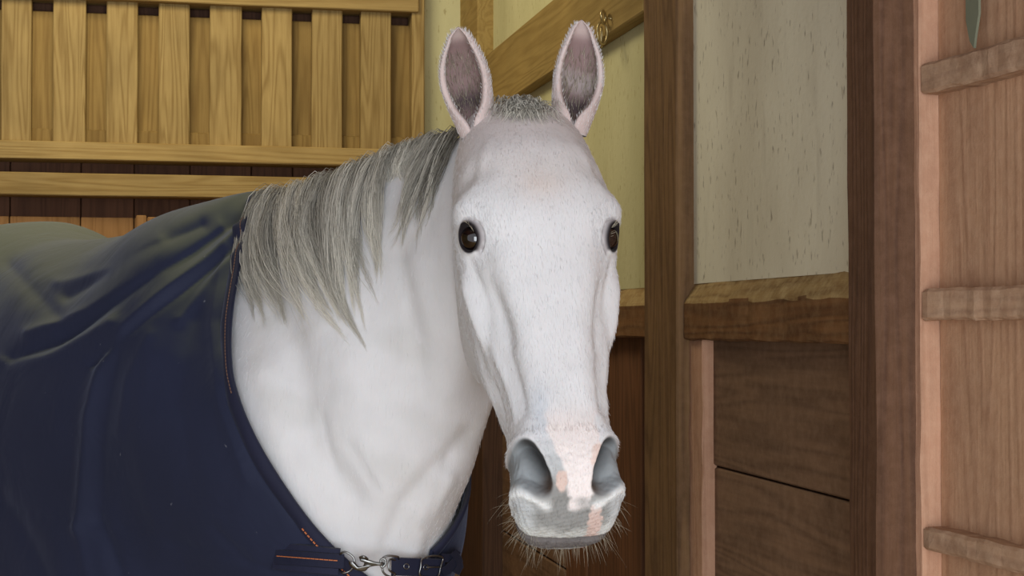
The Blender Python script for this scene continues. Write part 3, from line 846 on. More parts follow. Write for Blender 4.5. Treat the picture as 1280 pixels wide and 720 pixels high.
# dark skin round the eyes
for sg in (1, -1):
    sp, n_, e1, e2 = EN[sg]
    e, bb = [pad(x, v_) for x, v_ in zip(EE[sg], (9., 0.))]; m_ = 1.0
    up = sstep(-.002, .006, bb)
    blend(S(150, 140, 140), m_*sstep(1.9+.1*nz2, 1.5+.1*nz2, e)*up*.75)
    blend(S(34, 28, 30), m_*sstep(1.36+.16*up, 1.16+.12*up, e))
# inner ears
e_in = inner_all
blend(S(206, 184, 178), (u_all > 0)*.8)
blend(S(128, 102, 100), sstep(.30, .95, e_in)*.88*(u_all > 0))
blend(S(58, 50, 54), sstep(.7, 1.0, e_in)*G(u_all-.26, .10)*(u_all > 0)*.85)
blend(S(206, 186, 180), (u_all > .82)*sstep(.82, .95, u_all)*.8)
# warm stain and grey shading of the coat on the neck
blend(S(206, 204, 200), (~hd)*sstep(.2, 1.2, nz3)*.35)
hoof = co[:, 2] < .085
blend(S(70, 64, 58), hoof*1.0)
ca = me2.color_attributes.new('coat', 'FLOAT_COLOR', 'POINT')
ca.data.foreach_set('color', np.concatenate([col, np.ones((nV, 1))], 1).astype(np.float32).ravel())

def coat_mat():
    m, nt, b, N, L = new_mat('white_coat')
    at = N('ShaderNodeAttribute'); at.attribute_name = 'coat'
    tc = N('ShaderNodeTexCoord')
    mp = N('ShaderNodeMapping'); mp.inputs['Scale'].default_value = (1, 1, .28); L(tc.outputs['Object'], mp.inputs[0])
    n = N('ShaderNodeTexNoise'); n.inputs['Scale'].default_value = 420; n.inputs['Detail'].default_value = 4; L(mp.outputs[0], n.inputs['Vector'])
    n2 = N('ShaderNodeTexNoise'); n2.inputs['Scale'].default_value = 22; n2.inputs['Detail'].default_value = 6; L(tc.outputs['Object'], n2.inputs['Vector'])
    mr = N('ShaderNodeMapRange'); mr.inputs['To Min'].default_value = .90; mr.inputs['To Max'].default_value = 1.06; L(n2.outputs['Fac'], mr.inputs['Value'])
    hv = N('ShaderNodeHueSaturation'); L(at.outputs['Color'], hv.inputs['Color']); L(mr.outputs[0], hv.inputs['Value'])
    L(hv.outputs[0], b.inputs['Base Color'])
    b.inputs['Roughness'].default_value = .72; b.inputs['Specular IOR Level'].default_value = .10
    b.inputs['Sheen Weight'].default_value = .05; b.inputs['Sheen Roughness'].default_value = .5
    b.inputs['Subsurface Weight'].default_value = .12; b.inputs['Subsurface Radius'].default_value = (1, .6, .45); b.inputs['Subsurface Scale'].default_value = .006
    bp = N('ShaderNodeBump'); bp.inputs['Strength'].default_value = .30; bp.inputs['Distance'].default_value = .0012
    L(n.outputs['Fac'], bp.inputs['Height'])
    bp2 = N('ShaderNodeBump'); bp2.inputs['Strength'].default_value = .35; bp2.inputs['Distance'].default_value = .006
    n3 = N('ShaderNodeTexNoise'); n3.inputs['Scale'].default_value = 28; n3.inputs['Detail'].default_value = 3
    mp3 = N('ShaderNodeMapping'); mp3.inputs['Scale'].default_value = (1, 1, .45); L(tc.outputs['Object'], mp3.inputs[0]); L(mp3.outputs[0], n3.inputs['Vector'])
    L(n3.outputs['Fac'], bp2.inputs['Height']); L(bp.outputs[0], bp2.inputs['Normal']); L(bp2.outputs[0], b.inputs['Normal'])
    return m
M['coat'] = coat_mat()
me2.name = 'horse'
me2.materials.clear()
horse = obj('horse', me2, M['coat'], label='white horse facing the camera with grey mane, pink snip and dark eyes', cat='horse')

# eyeballs
def eye_mat():
    m, nt, b, N, L = new_mat('eye')
    tc = N('ShaderNodeTexCoord'); gr = N('ShaderNodeVectorMath'); gr.operation = 'LENGTH'
    mp = N('ShaderNodeMapping'); mp.inputs['Scale'].default_value = (1/.0105, 1/.006, 0); L(tc.outputs['Object'], mp.inputs[0]); L(mp.outputs[0], gr.inputs[0])
    cr_ = N('ShaderNodeValToRGB'); el = cr_.color_ramp.elements
    el[0].position = .45; el[0].color = rgb(8, 7, 9); el[1].position = .62; el[1].color = rgb(28, 14, 13)
    e2_ = cr_.color_ramp.elements.new(.95); e2_.color = rgb(14, 9, 8)
    mr = N('ShaderNodeMath'); mr.operation = 'MULTIPLY'; mr.inputs[1].default_value = .55; L(gr.outputs['Value'], mr.inputs[0])
    L(mr.outputs[0], cr_.inputs[0]); L(cr_.outputs[0], b.inputs['Base Color'])
    b.inputs['Roughness'].default_value = .06; b.inputs['Specular IOR Level'].default_value = .6
    b.inputs['Coat Weight'].default_value = 1; b.inputs['Coat Roughness'].default_value = .02
    return m
M['eye'] = eye_mat()
EC = {}
for sg in (-1, 1):
    sp, n_, e1, e2 = EN[sg]
    R_ = .0200; c_ = sp - n_*(R_-.0014) - e1*.001; EC[sg] = (c_, R_)
    bm = bmesh.new(); bmesh.ops.create_uvsphere(bm, u_segments=48, v_segments=32, radius=R_)
    for v in bm.verts:
        if v.co.z > 0: v.co.z *= 1.0+.06*(v.co.z/R_)**4
    me = bpy.data.meshes.new('eye'); bm.to_mesh(me); bm.free(); me.polygons.foreach_set('use_smooth', [True]*len(me.polygons))
    o = obj('eye', me, M['eye'], horse, label='dark brown glossy eye')
    X3, Z3 = HM@e1, HM@n_; Y3 = np.cross(Z3, X3)
    mw = Matrix((Vector(X3), Vector(Y3), Vector(Z3))).transposed().to_4x4(); mw.translation = Vector(h2w(c_)); o.matrix_world = mw

# ------------------------------------------------------------------ hair strands
def strands_mesh(name, paths, rad, mat, parent, kind='stuff', label=None, tone=None, rgbs=None):
    """paths (n,k,3) world points, rad (n,) root radius -> thin three-sided tapering strands, one mesh"""
    n_, k_, _ = paths.shape
    tn = unit(np.gradient(paths, axis=1)+1e-9); rnd = unit(rng.normal(size=(n_, 1, 3))+0*tn)
    X = unit(np.cross(tn, rnd)); Yv = np.cross(tn, X)
    tp = (1-np.linspace(0, 1, k_)**2.2*.85)[None, :, None]
    r_ = np.asarray(rad).reshape(-1, 1, 1)*tp
    ring = np.stack([paths + (X*math.cos(a_)+Yv*math.sin(a_))*r_ for a_ in (0, 2.094, 4.189)], 2)     # n,k,3,3
    V = ring.reshape(-1, 3)
    i = np.arange(n_)[:, None, None]*k_*3; j = np.arange(k_-1)[None, :, None]*3; s_ = np.arange(3)[None, None, :]
    a_ = i+j+s_; b_ = i+j+(s_+1) % 3
    Fq = np.stack([a_, b_, b_+3, a_+3], -1).reshape(-1, 4)
    me = mesh(name, V, Fq)
    if tone is not None:
        ca_ = me.color_attributes.new('tone', 'FLOAT_COLOR', 'POINT')
        t_ = np.repeat(tone.reshape(n_*k_ if tone.ndim == 2 and tone.shape[1] == k_ else -1), 3) if tone.ndim == 2 else np.repeat(tone, k_*3)
        ca_.data.foreach_set('color', np.stack([t_, t_, t_, np.ones_like(t_)], 1).astype(np.float32).ravel())
    if rgbs is not None:
        ca_ = me.color_attributes.new('tone', 'FLOAT_COLOR', 'POINT'); t_ = np.repeat(rgbs, k_*3, 0)
        ca_.data.foreach_set('color', np.concatenate([t_, np.ones((len(t_), 1))], 1).astype(np.float32).ravel())
    return obj(name, me, mat, parent, kind=kind, label=label)
def hair_mat(name, c0, c1, rough=.45):
    m, nt, b, N, L = new_mat(name)
    at = N('ShaderNodeAttribute'); at.attribute_name = 'tone'
    mx = N('ShaderNodeMix'); mx.data_type = 'RGBA'; mx.inputs[6].default_value = c0; mx.inputs[7].default_value = c1
    L(at.outputs['Fac'], mx.inputs[0]); L(mx.outputs[2], b.inputs['Base Color'])
    b.inputs['Roughness'].default_value = rough; b.inputs['Specular IOR Level'].default_value = .3
    return m
def coloured_hair(name):
    m, nt, b, N, L = new_mat(name)
    at = N('ShaderNodeAttribute'); at.attribute_name = 'tone'; L(at.outputs['Color'], b.inputs['Base Color'])
    b.inputs['Roughness'].default_value = .65; b.inputs['Specular IOR Level'].default_value = .15
    return m
M['coatfur'] = coloured_hair('coat_fur')
M['mane'] = hair_mat('mane_hair', rgb(84, 80, 70), rgb(246, 240, 226))
M['fur'] = hair_mat('short_fur', rgb(190, 182, 178), rgb(244, 242, 241), .6)
M['whisker'] = hair_mat('whisker_hair', rgb(120, 108, 88), rgb(205, 196, 175), .4)

def mane_lock(n, s0, s1, len_fn, name, lift=.012, drift=.25, dark=None, clump=46, thmax=1.0):
    cl_s = np.sort(rng.uniform(s0, s1, clump)); cl_tone = rng.uniform(.25, 1, clump); cl_ph = rng.uniform(0, 6.28, clump); cl_len = rng.uniform(.75, 1.1, clump); cl_dr = rng.normal(0, .16, clump)
    sr = rng.uniform(s0, s1, n); ci = np.argmin(np.abs(sr[:, None]-cl_s[None, :]), 1)
    K = 12; t_ = np.linspace(0, 1, K)[None, :]
    th0 = rng.uniform(-.25, .12, n)[:, None]
    Ln = (len_fn(sr)*cl_len[ci]*rng.uniform(.7, 1.1, n))[:, None]
    # walk down the near side: angle grows with length; strands gather towards the clump centre
    s_ = sr[:, None] + (cl_s[ci]-sr)[:, None]*t_*.6 + ((drift(sr) if callable(drift) else drift)+cl_dr[ci])[:, None]*t_**1.2*Ln/.2 + .02*np.sin(t_*7+cl_ph[ci][:, None])*t_
    c = interp(XS, SC, np.clip(s_, 0, NS-1).ravel()); u = interp(XS, SU, np.clip(s_, 0, NS-1).ravel()); Dl = (np.linalg.norm(c-u, axis=1)/2).reshape(s_.shape)
    dlen = Ln*t_
    th = th0*(1-t_) - np.arccos(np.clip(1-dlen/Dl, -1, 1))*thmax
    off = lift*np.sin(np.clip(t_*1.15, 0, 1)*PI)**.6*rng.uniform(.3, 1.5, (n, 1)) + .002 + .004*rng.uniform(0, 1, (n, 1))
    p = trunk_surf(np.clip(s_, 0, NS-1), th, off)
    # small lift at the root so the crest line is shaggy
    p[..., 2] += ((.014+.012*sstep(4, 5.4, sr)[:, None])*rng.uniform(0, 1, (n, 1))*np.exp(-((t_-.12)/.12)**2))
    p += rng.normal(0, .0010, p.shape)*t_[..., None] + .004*np.sin(t_*9+cl_ph[ci][:, None])[..., None]*np.array([1, 0, 0])*t_[..., None]
    base = cl_tone[ci]*.8+rng.uniform(-.15, .25, n)
    tone = np.clip(base[:, None] + .35*t_**1.5 + (dark(sr)[:, None] if dark else 0), 0, 1)
    return p, tone
lenA = lambda s: np.interp(s, [2.2, 2.8, 3.4, 4.2, 5.0, 6.0], [.10, .16, .24, .27, .26, .18])
#MANE#
p, t = mane_lock(2500, 2.95, 5.72, lenA, 'mane', lift=.016, drift=lambda s: -.20*(s-2.9))
p2_, t2_ = mane_lock(270, 1.55, 2.25, lambda s: np.full(len(s), .15), 'mane', lift=.010, drift=.8, clump=10, dark=lambda s: -.25+0*s)
p3_, t3_ = mane_lock(500, 2.2, 3.0, lambda s: np.full(len(s), .05), 'mane', lift=.006, drift=.3, clump=12)
pp = np.concatenate([p, p2_, p3_]); tn_ = np.concatenate([t, t2_, t3_])
strands_mesh('mane', pp, rng.uniform(.00028, .0006, len(pp)), M['mane'], horse, label='grey mane hanging in loose locks', tone=tn_)
# forelock: short hair between the ears, brushed forward and to the horse's left
n = 650; K = 8; t_ = np.linspace(0, 1, K)[None, :]
l0 = rng.uniform(-.02, .03, n)[:, None]; a0 = rng.normal(-.15, .38, n)[:, None]
ln = rng.uniform(.012, .045, n)[:, None]*(1-.4*np.abs(a0))
dr_ = rng.normal(.15, .5, n)[:, None]
lv = l0 + ln*t_*.8; av = a0 + dr_*t_*ln/.06
fp = head_surf(lv.ravel(), av.ravel()).reshape(n, K, 3)
fp += HM[:, 2]*(.003 + rng.uniform(.004, .018, n)[:, None]*np.sin(np.clip(t_*1.25, 0, 1)*PI)*(1-.3*np.abs(a0)))[..., None]
fp += HM[:, 1]*(rng.normal(.0, .006, n)[:, None]*t_)[..., None]
tone = np.clip(rng.uniform(.0, .6, n)[:, None] + .35*t_, 0, 1)
strands_mesh('forelock', fp, rng.uniform(.0003, .0006, n), M['mane'], horse, label='short grey forelock between the ears', tone=tone)

# surface samples of the body for fur and whiskers
co = get_co(me2); no = get_no(me2); q = w2h(co)
def sample(mask, n):
    ix = rng.choice(np.nonzero(mask)[0], n); return ix
def tufts(ix, dirf, ln, k=4, jit=.25, droop=0.0):
    n = len(ix); t_ = np.linspace(0, 1, k)[None, :, None]
    d_ = unit(dirf + rng.normal(0, jit, (n, 3)))
    base = co[ix][:, None]
    out = base + d_[:, None]*(ln[:, None, None]*t_) + no[ix][:, None]*0
    out[..., 2] -= droop*(ln[:, None]*t_[..., 0]**2)
    return out
# ear fringe and inner ear hair
nv = nV
ear_m = (u_all > .02) & (u_all < .99)
ix = sample(ear_m & (inner_all < .25), 5200)
ups = np.where((np.arange(nV) < nbody+len(earL[0]))[:, None], unit(P(573, 36, 2.05)-h2w([.02, -.06, -.035]))[None], unit(P(727, 27, 2.12)-h2w([.022, .062, -.035]))[None])
f1 = tufts(ix, ups[ix]*.95 + no[ix]*.2, rng.uniform(.003, .0065, len(ix)), jit=.12)
strands_mesh('ear_fringe', f1, rng.uniform(.00014, .00026, len(ix)), M['fur'], horse, label='short pale hair edging the ears', tone=rng.uniform(.3, 1, len(ix)))
ix = sample(ear_m & (inner_all > .3) & (u_all < .75), 1500)
f1 = tufts(ix, ups[ix]*.8 + np.array([0, -.5, 0]), rng.uniform(.006, .016, len(ix)), jit=.2)
strands_mesh('inner_ear_hair', f1, rng.uniform(.0002, .0004, len(ix)), M['whisker'], horse, label='soft hair inside the ears', tone=rng.uniform(.0, .9, len(ix)))
# whiskers on lips and chin
muzm = (q[:, 0] > .53) & (q[:, 2] < -.075) & (np.abs(q[:, 1]) < .09) & (q[:, 2] > -.15) & (np.arange(nV) < nbody)
ix = sample(muzm & ((q[:, 2] < -.10) | (np.abs(q[:, 1]) > .035)), 300)
dirf = no[ix]*.8 + np.array([0, -.1, -.35])
wl = rng.uniform(.006, .026, len(ix))*np.where(rng.uniform(0, 1, len(ix)) > .9, 1.5, 1)
f1 = tufts(ix, dirf, wl, k=7, jit=.25, droop=.25)
strands_mesh('whiskers', f1, np.full(len(ix), .00015), M['whisker'], horse, label='pale wiry whiskers around the lips', tone=rng.uniform(.1, 1, len(ix)))
# eyelashes
for sg in (-1, 1):
    sp, n_, e1, e2 = EN[sg]; n = 12
    a_ = rng.uniform(-1.1, .6, n); base = sp + np.outer(np.sin(a_)*.0185, e1) + np.outer(np.cos(a_)*.0165+.0005, e2) + n_*.0015
    d_ = unit(n_*.8 + e2*.35 + np.outer(np.sin(a_), e1)*.3 + rng.normal(0, .15, (n, 3))); t_ = np.linspace(0, 1, 6)[None, :, None]
    ln = rng.uniform(.007, .016, n)[:, None, None]
    pth = base[:, None] + d_[:, None]*ln*t_ - np.array(HM.T@np.zeros(3))*0
    pth = pth + e2*(ln*t_**2*.15)
    W_ = h2w(pth)
    strands_mesh('eyelashes', W_, np.full(n, .00026), M['whisker'], horse, tone=rng.uniform(.4, 1, n))
# coat fur over the visible head, neck and chest: short hairs lying along the body
Xp, Yp, Dp = px_of(co)
vis = (no[:, 1] < .45) & (Xp > 270) & (Xp < 800) & (Yp < 760) & (Dp < 2.75) & (np.arange(nV) < nbody) & (np.concatenate([np.minimum(NE[1][0], NE[-1][0]), np.full(nV-nbody, 9.)]) > 1.05)
for sg in (-1, 1): vis &= np.linalg.norm(q-EN[sg][0], axis=1) > .026
ix = np.concatenate([sample(vis, 30000), sample(vis & (q[:, 0] > .44) & (q[:, 2] > -.2), 3000)])
inh = (q[ix][:, 0] > -.02) & (q[ix][:, 2] > -.28) & (np.abs(q[ix][:, 1]) < .12)
flow = np.where(inh[:, None], ax[None], np.array([-.10, .0, -1.0])[None])
flow = flow - no[ix]*np.sum(flow*no[ix], 1)[:, None]
f1 = tufts(ix, unit(flow)*.95 + no[ix]*.13, rng.uniform(.004, .008, len(ix))*np.where((q[ix][:, 0] > .5) & (q[ix][:, 2] > -.2), .45, 1), k=3, jit=.08)
strands_mesh('coat_fur', f1, rng.uniform(.00012, .0002, len(ix)), M['coatfur'], horse, label='short white coat', rgbs=np.clip(col[ix]*rng.uniform(.96, 1.16, (len(ix), 1)), 0, .92))

# ------------------------------------------------------------------ rug
def cloth_mat(name, base, dark, dusty_lit, sheen=.35):
    m, nt, b, N, L = new_mat(name)
    tc = N('ShaderNodeTexCoord'); geo = N('ShaderNodeNewGeometry')
    n = N('ShaderNodeTexNoise'); n.inputs['Scale'].default_value = 3.5; n.inputs['Detail'].default_value = 4; L(tc.outputs['Object'], n.inputs['Vector'])
    mx = N('ShaderNodeMix'); mx.data_type = 'RGBA'; mx.inputs[6].default_value = base; mx.inputs[7].default_value = dark; L(n.outputs['Fac'], mx.inputs[0])
    # dust plus the yellow overhead light, both put into the colour of upward faces
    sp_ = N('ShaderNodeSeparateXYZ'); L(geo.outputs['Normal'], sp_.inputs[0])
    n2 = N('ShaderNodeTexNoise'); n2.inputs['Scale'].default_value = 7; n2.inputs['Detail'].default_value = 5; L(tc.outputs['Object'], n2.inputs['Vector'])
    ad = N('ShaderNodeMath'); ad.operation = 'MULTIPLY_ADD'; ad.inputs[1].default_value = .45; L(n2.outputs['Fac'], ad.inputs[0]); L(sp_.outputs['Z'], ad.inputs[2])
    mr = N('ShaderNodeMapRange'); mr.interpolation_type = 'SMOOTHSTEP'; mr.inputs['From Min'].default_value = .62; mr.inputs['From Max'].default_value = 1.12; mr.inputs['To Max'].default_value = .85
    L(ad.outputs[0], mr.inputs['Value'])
    m2 = N('ShaderNodeMix'); m2.data_type = 'RGBA'; m2.inputs[7].default_value = dusty_lit; L(mr.outputs[0], m2.inputs[0]); L(mx.outputs[2], m2.inputs[6])
    # specks of straw and scuffs
    n3 = N('ShaderNodeTexNoise'); n3.inputs['Scale'].default_value = 75; n3.inputs['Detail'].default_value = 2; L(tc.outputs['Object'], n3.inputs['Vector'])
    r3 = N('ShaderNodeMapRange'); r3.inputs['From Min'].default_value = .76; r3.inputs['From Max'].default_value = .80; r3.inputs['To Max'].default_value = .5; L(n3.outputs['Fac'], r3.inputs['Value'])
    m3 = N('ShaderNodeMix'); m3.data_type = 'RGBA'; m3.inputs[7].default_value = rgb(130, 132, 140); L(r3.outputs[0], m3.inputs[0]); L(m2.outputs[2], m3.inputs[6])
    L(m3.outputs[2], b.inputs['Base Color'])
    b.inputs['Roughness'].default_value = .75; b.inputs['Specular IOR Level'].default_value = .25
    b.inputs['Sheen Weight'].default_value = sheen; b.inputs['Sheen Roughness'].default_value = .4; b.inputs['Sheen Tint'].default_value = rgb(150, 160, 190)
    wv = N('ShaderNodeTexNoise'); wv.inputs['Scale'].default_value = 900; L(tc.outputs['Object'], wv.inputs['Vector'])
    bp = N('ShaderNodeBump'); bp.inputs['Strength'].default_value = .25; bp.inputs['Distance'].default_value = .0006; L(wv.outputs['Fac'], bp.inputs['Height'])
    b2 = N('ShaderNodeBump'); b2.inputs['Strength'].default_value = .45; b2.inputs['Distance'].default_value = .012
    n5 = N('ShaderNodeTexNoise'); n5.inputs['Scale'].default_value = 9; n5.inputs['Detail'].default_value = 3; n5.inputs['Distortion'].default_value = .6; L(tc.outputs['Object'], n5.inputs['Vector'])
    L(n5.outputs['Fac'], b2.inputs['Height']); L(bp.outputs[0], b2.inputs['Normal']); L(b2.outputs[0], b.inputs['Normal'])
    return m
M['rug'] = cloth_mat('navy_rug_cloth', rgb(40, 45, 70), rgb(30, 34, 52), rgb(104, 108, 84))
M['binding'] = cloth_mat('dark_binding', rgb(40, 42, 66), rgb(26, 27, 42), rgb(60, 60, 66), .2)
M['strap'] = cloth_mat('dark_strap_webbing', rgb(34, 36, 58), rgb(22, 24, 40), rgb(60, 60, 70), .1)
M['thread'] = simple('orange_thread', rgb(196, 112, 62), .7)

M['dullthread'] = simple('faded_thread', rgb(128, 96, 78), .8)
TH_S = [-172, -165, -150, -135, -120, -105, -90, -75, -60, -45, -30, -15, 0, 30, 60, 90, 105, 120, 135, 150, 165, 173]
S0_S = [5.50, 5.42, 5.35, 5.33, 5.30, 5.30, 5.32, 5.33, 5.30, 5.32, 5.45, 5.65, 5.78, 5.5, 5.2, 5.0, 5.0, 5.0, 4.85, 4.75, 4.92, 5.05]
def s0_of(th_deg): return interp(TH_S, np.array(S0_S)[:, None], np.clip(th_deg, -172, 173))[..., 0]
def rug_surf(s, thd, off=.024):
    off = off - .013*sstep(50, 90, thd)*sstep(6.6, 5.6, s) if off == .024 else off
    th = np.radians(thd); p = trunk_surf(s, th, off)
    # behind the shoulder the sides hang straight down from the widest line
    sgn = np.sign(thd); wide = 98.0
    pw_ = trunk_surf(s, np.radians(sgn*np.minimum(np.abs(thd), wide)), off)
    fr = np.clip((np.abs(thd)-wide)/(172-wide), 0, 1)
    hang = pw_ + tdir*(sgn*(.02+.05*fr)*fr)[..., None]; hang[..., 2] -= fr*.62
    bl = (sstep(6.0, 7.6, s)*(np.abs(thd) > wide))[..., None]
    p = p*(1-bl) + hang*bl
    return p
FOLDS = [([(338, 256), (285, 300), (215, 360), (160, 410), (125, 460), (109, 520), (103, 600), (100, 660)], 10, .012),
 ([(305, 262), (235, 315), (150, 372), (70, 425), (15, 448)], 11, -.020),
 ([(332, 272), (270, 328), (190, 393), (115, 455)], 8, -.011),
 ([(275, 280), (200, 338), (110, 388), (35, 418)], 10, .012),
 ([(250, 278), (170, 318), (80, 368)], 11, -.010),
 ([(150, 440), (134, 500), (124, 560), (120, 640)], 12, -.006), ([(200, 300), (140, 335), (70, 352)], 8, .006), ([(345, 262), (310, 300), (262, 352), (225, 400)], 8, .007), ([(190, 420), (160, 480), (150, 540)], 9, .005),
 ([(10, 330), (50, 372), (75, 400)], 14, -.006), ([(0, 452), (60, 447), (140, 405)], 14, .012),
 ([(296, 310), (276, 400), (286, 500), (322, 590), (370, 650)], 6, -.0045),
 ([(283, 310), (262, 400), (272, 500), (308, 600)], 9, .004),
 ([(240, 400), (225, 500), (240, 620)], 26, -.008), ([(190, 450), (170, 560), (200, 690)], 26, .007),
 ([(120, 650), (138, 690), (150, 725)], 8, -.009), ([(98, 655), (112, 720)], 8, .006),
 ([(270, 660), (310, 700)], 7, -.006), ([(0, 620), (40, 680), (60, 725)], 14, -.008),
 ([(0, 632), (60, 648), (130, 655), (200, 674), (280, 692), (345, 712), (420, 740)], 2.5, -.0035)]
def rug_folds(p, nrm):
    X1, Y1, D1 = px_of(p.reshape(-1, 3)); dd = np.zeros(len(X1))
    for pl, s_, am in FOLDS: dd += .7*am*np.exp(-(polyd(X1, Y1, pl)/(s_*.85))**1.5)
    near = (nrm.reshape(-1, 3)@tdir < .35).astype(float)
    return (dd*near).reshape(p.shape[:-1])
nth, nss = 330, 250
thg = np.linspace(-172, 173, nth)
s0g = s0_of(thg); fr = np.linspace(0, 1, nss)**1.25
sg_ = s0g[:, None] + (NS-1.02-s0g)[:, None]*fr[None, :]
pr = rug_surf(sg_, np.broadcast_to(thg[:, None], sg_.shape))
def gnorm(p):
    du = np.gradient(p, axis=0); dv = np.gradient(p, axis=1); n_ = unit(np.cross(du, dv)+1e-12)
    return n_
nr = gnorm(pr)
mid = pr.mean((0, 1)); 
if np.mean(np.sum(nr*(pr-mid), -1)) < 0: nr = -nr
pr = pr + nr*rug_folds(pr, nr)[..., None]
pr = pr + nr*(.004*(np.sin(pr[..., 0]*21+pr[..., 2]*9)+np.sin(pr[..., 1]*17-pr[..., 2]*13+2))*sstep(0, .15, fr)[None, :])[..., None]
rug = bpy.data.objects.new('horse_rug', None); C.objects.link(rug)
rug.location = tuple(W0 + bdir*.45 + np.array([0, 0, .02])); bpy.context.view_layer.update()
rug['label'] = 'navy blue horse rug with dust and overhead light coloured into its top, draped over the white horse'; rug['category'] = 'horse rug'
def rpart(name, me, mat, **kw):
    o = obj(name, me, mat, None, **kw); o.parent = rug; o.matrix_parent_inverse = rug.matrix_world.inverted(); return o
V = np.concatenate([pr.reshape(-1, 3), (pr-nr*.0045).reshape(-1, 3)])
Fo = grid_faces(nth, nss, False); nA = nth*nss
Fi = Fo[:, ::-1]+nA
i_ = np.arange(nth*nss).reshape(nth, nss)
def edge_f(a): return np.stack([a[:-1], a[1:], a[1:]+nA, a[:-1]+nA], 1)
Fe = np.concatenate([edge_f(i_[:, 0]), edge_f(i_[:, -1]), edge_f(i_[0]), edge_f(i_[-1])])
me = mesh('rug_cloth', V, np.concatenate([Fo, Fi, Fe]))
bm = bmesh.new(); bm.from_mesh(me); bmesh.ops.recalc_face_normals(bm, faces=bm.faces[:]); bm.to_mesh(me); bm.free()
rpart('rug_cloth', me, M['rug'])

def tube_mesh(name, pts, rad, m=10, closed=False):
    pts = np.asarray(pts, float); n = len(pts)
    if closed: tn = unit(np.roll(pts, -1, 0)-np.roll(pts, 1, 0))
    else: tn = unit(np.gradient(pts, axis=0))
    X = np.zeros_like(pts); v = np.cross(tn[0], [.3, .5, .8]); v = unit(v)
    for i in range(n):
        v = unit(v - tn[i]*np.dot(v, tn[i])); X[i] = v
    Yv = np.cross(tn, X); a = np.linspace(0, 2*PI, m, endpoint=False)
    rad = np.broadcast_to(np.asarray(rad, float), (n,))
    R_ = pts[:, None] + (X[:, None]*np.cos(a)[None, :, None] + Yv[:, None]*np.sin(a)[None, :, None])*rad[:, None, None]
    if closed: R_ = np.concatenate([R_, R_[:1]])
    Fq = grid_faces(len(R_), m, True).tolist(); 
    if not closed: Fq = Fq + [list(range(m))[::-1], [(n-1)*m+j for j in range(m)]]
    me = mesh(name, R_.reshape(-1, 3), Fq); return me
# bound edge along the neck opening: a flat folded band, two edges
def band(name, s_off0, s_off1, off, th0, th1, mat, n=260, lift=.0025, **kw):
    th_ = np.linspace(th0, th1, n); a_ = s0_of(th_)
    j = np.interp(th_, thg, np.arange(nth))
    e0 = pr[:, 0]; 
    P0 = np.stack([np.interp(j, np.arange(nth), e0[:, k]) for k in range(3)], 1)
    nn = unit(np.stack([np.interp(j, np.arange(nth), nr[:, 3, k]) for k in range(3)], 1))
    inw = unit(np.stack([np.interp(j, np.arange(nth), (pr[:, 6]-pr[:, 0])[:, k]) for k in range(3)], 1))
    prof = [(-.002, -.004), (-.003, .001), (0, .004), (s_off1*.5, .0045), (s_off1, .003), (s_off1+.001, -.001)]
    V = np.stack([P0 + inw*a + nn*b for a, b in prof], 1)
    return rpart(name, mesh(name, V.reshape(-1, 3), grid_faces(n, len(prof), True)), mat, **kw), P0, nn, inw
bnd, E0, EN_, EI = band('neck_binding', 0, .020, 0, -172, 173, M['binding'], label='dark band edging the neck opening')
# orange stitching along the binding
def stitches(name, pts, up, r=.0005, L_=.0042, gapf=.45, flat=.6):
    seg = np.linalg.norm(np.diff(pts, axis=0), axis=1); cum = np.concatenate([[0], np.cumsum(seg)]); tot = cum[-1]
    k = int(tot/(L_*(1+gapf))); V = []; Fq = []
    for i in range(k):
        a_ = i*L_*(1+gapf); b_ = a_+L_
        p0 = np.array([np.interp(a_, cum, pts[:, c]) for c in range(3)]); p1 = np.array([np.interp(b_, cum, pts[:, c]) for c in range(3)])
        t_ = unit(p1-p0); s_ = np.cross(t_, up[min(int(np.interp(a_, cum, np.arange(len(pts)))), len(up)-1)]); u_ = np.cross(s_, t_)
        b0 = len(V)
        for pq in (p0, p1):
            for x_, y_ in ((-1, -1), (1, -1), (1, 1), (-1, 1)): V.append(pq + s_*x_*r + u_*y_*r)
        for f_ in ((0, 1, 5, 4), (1, 2, 6, 5), (2, 3, 7, 6), (3, 0, 4, 7), (0, 3, 2, 1), (4, 5, 6, 7)): Fq.append([b0+z for z in f_])
    return mesh(name, V, Fq, False)
n1_ = int(260*(172-158)/345); 
thb = np.linspace(-172, 173, 260)
sel = (thb < -132); sp_ = (E0+EI*.014+EN_*.0052)[sel]
rpart('stitching', stitches('stitching', sp_, EN_[sel], .0009), M['thread'], kind='stuff', label='orange stitching')
sel = (thb > -95) & (thb < -28); sp_ = (E0+EI*.005+EN_*.0048)[sel]
rpart('stitching', stitches('stitching', sp_, EN_[sel], .0006), M['dullthread'], kind='stuff')

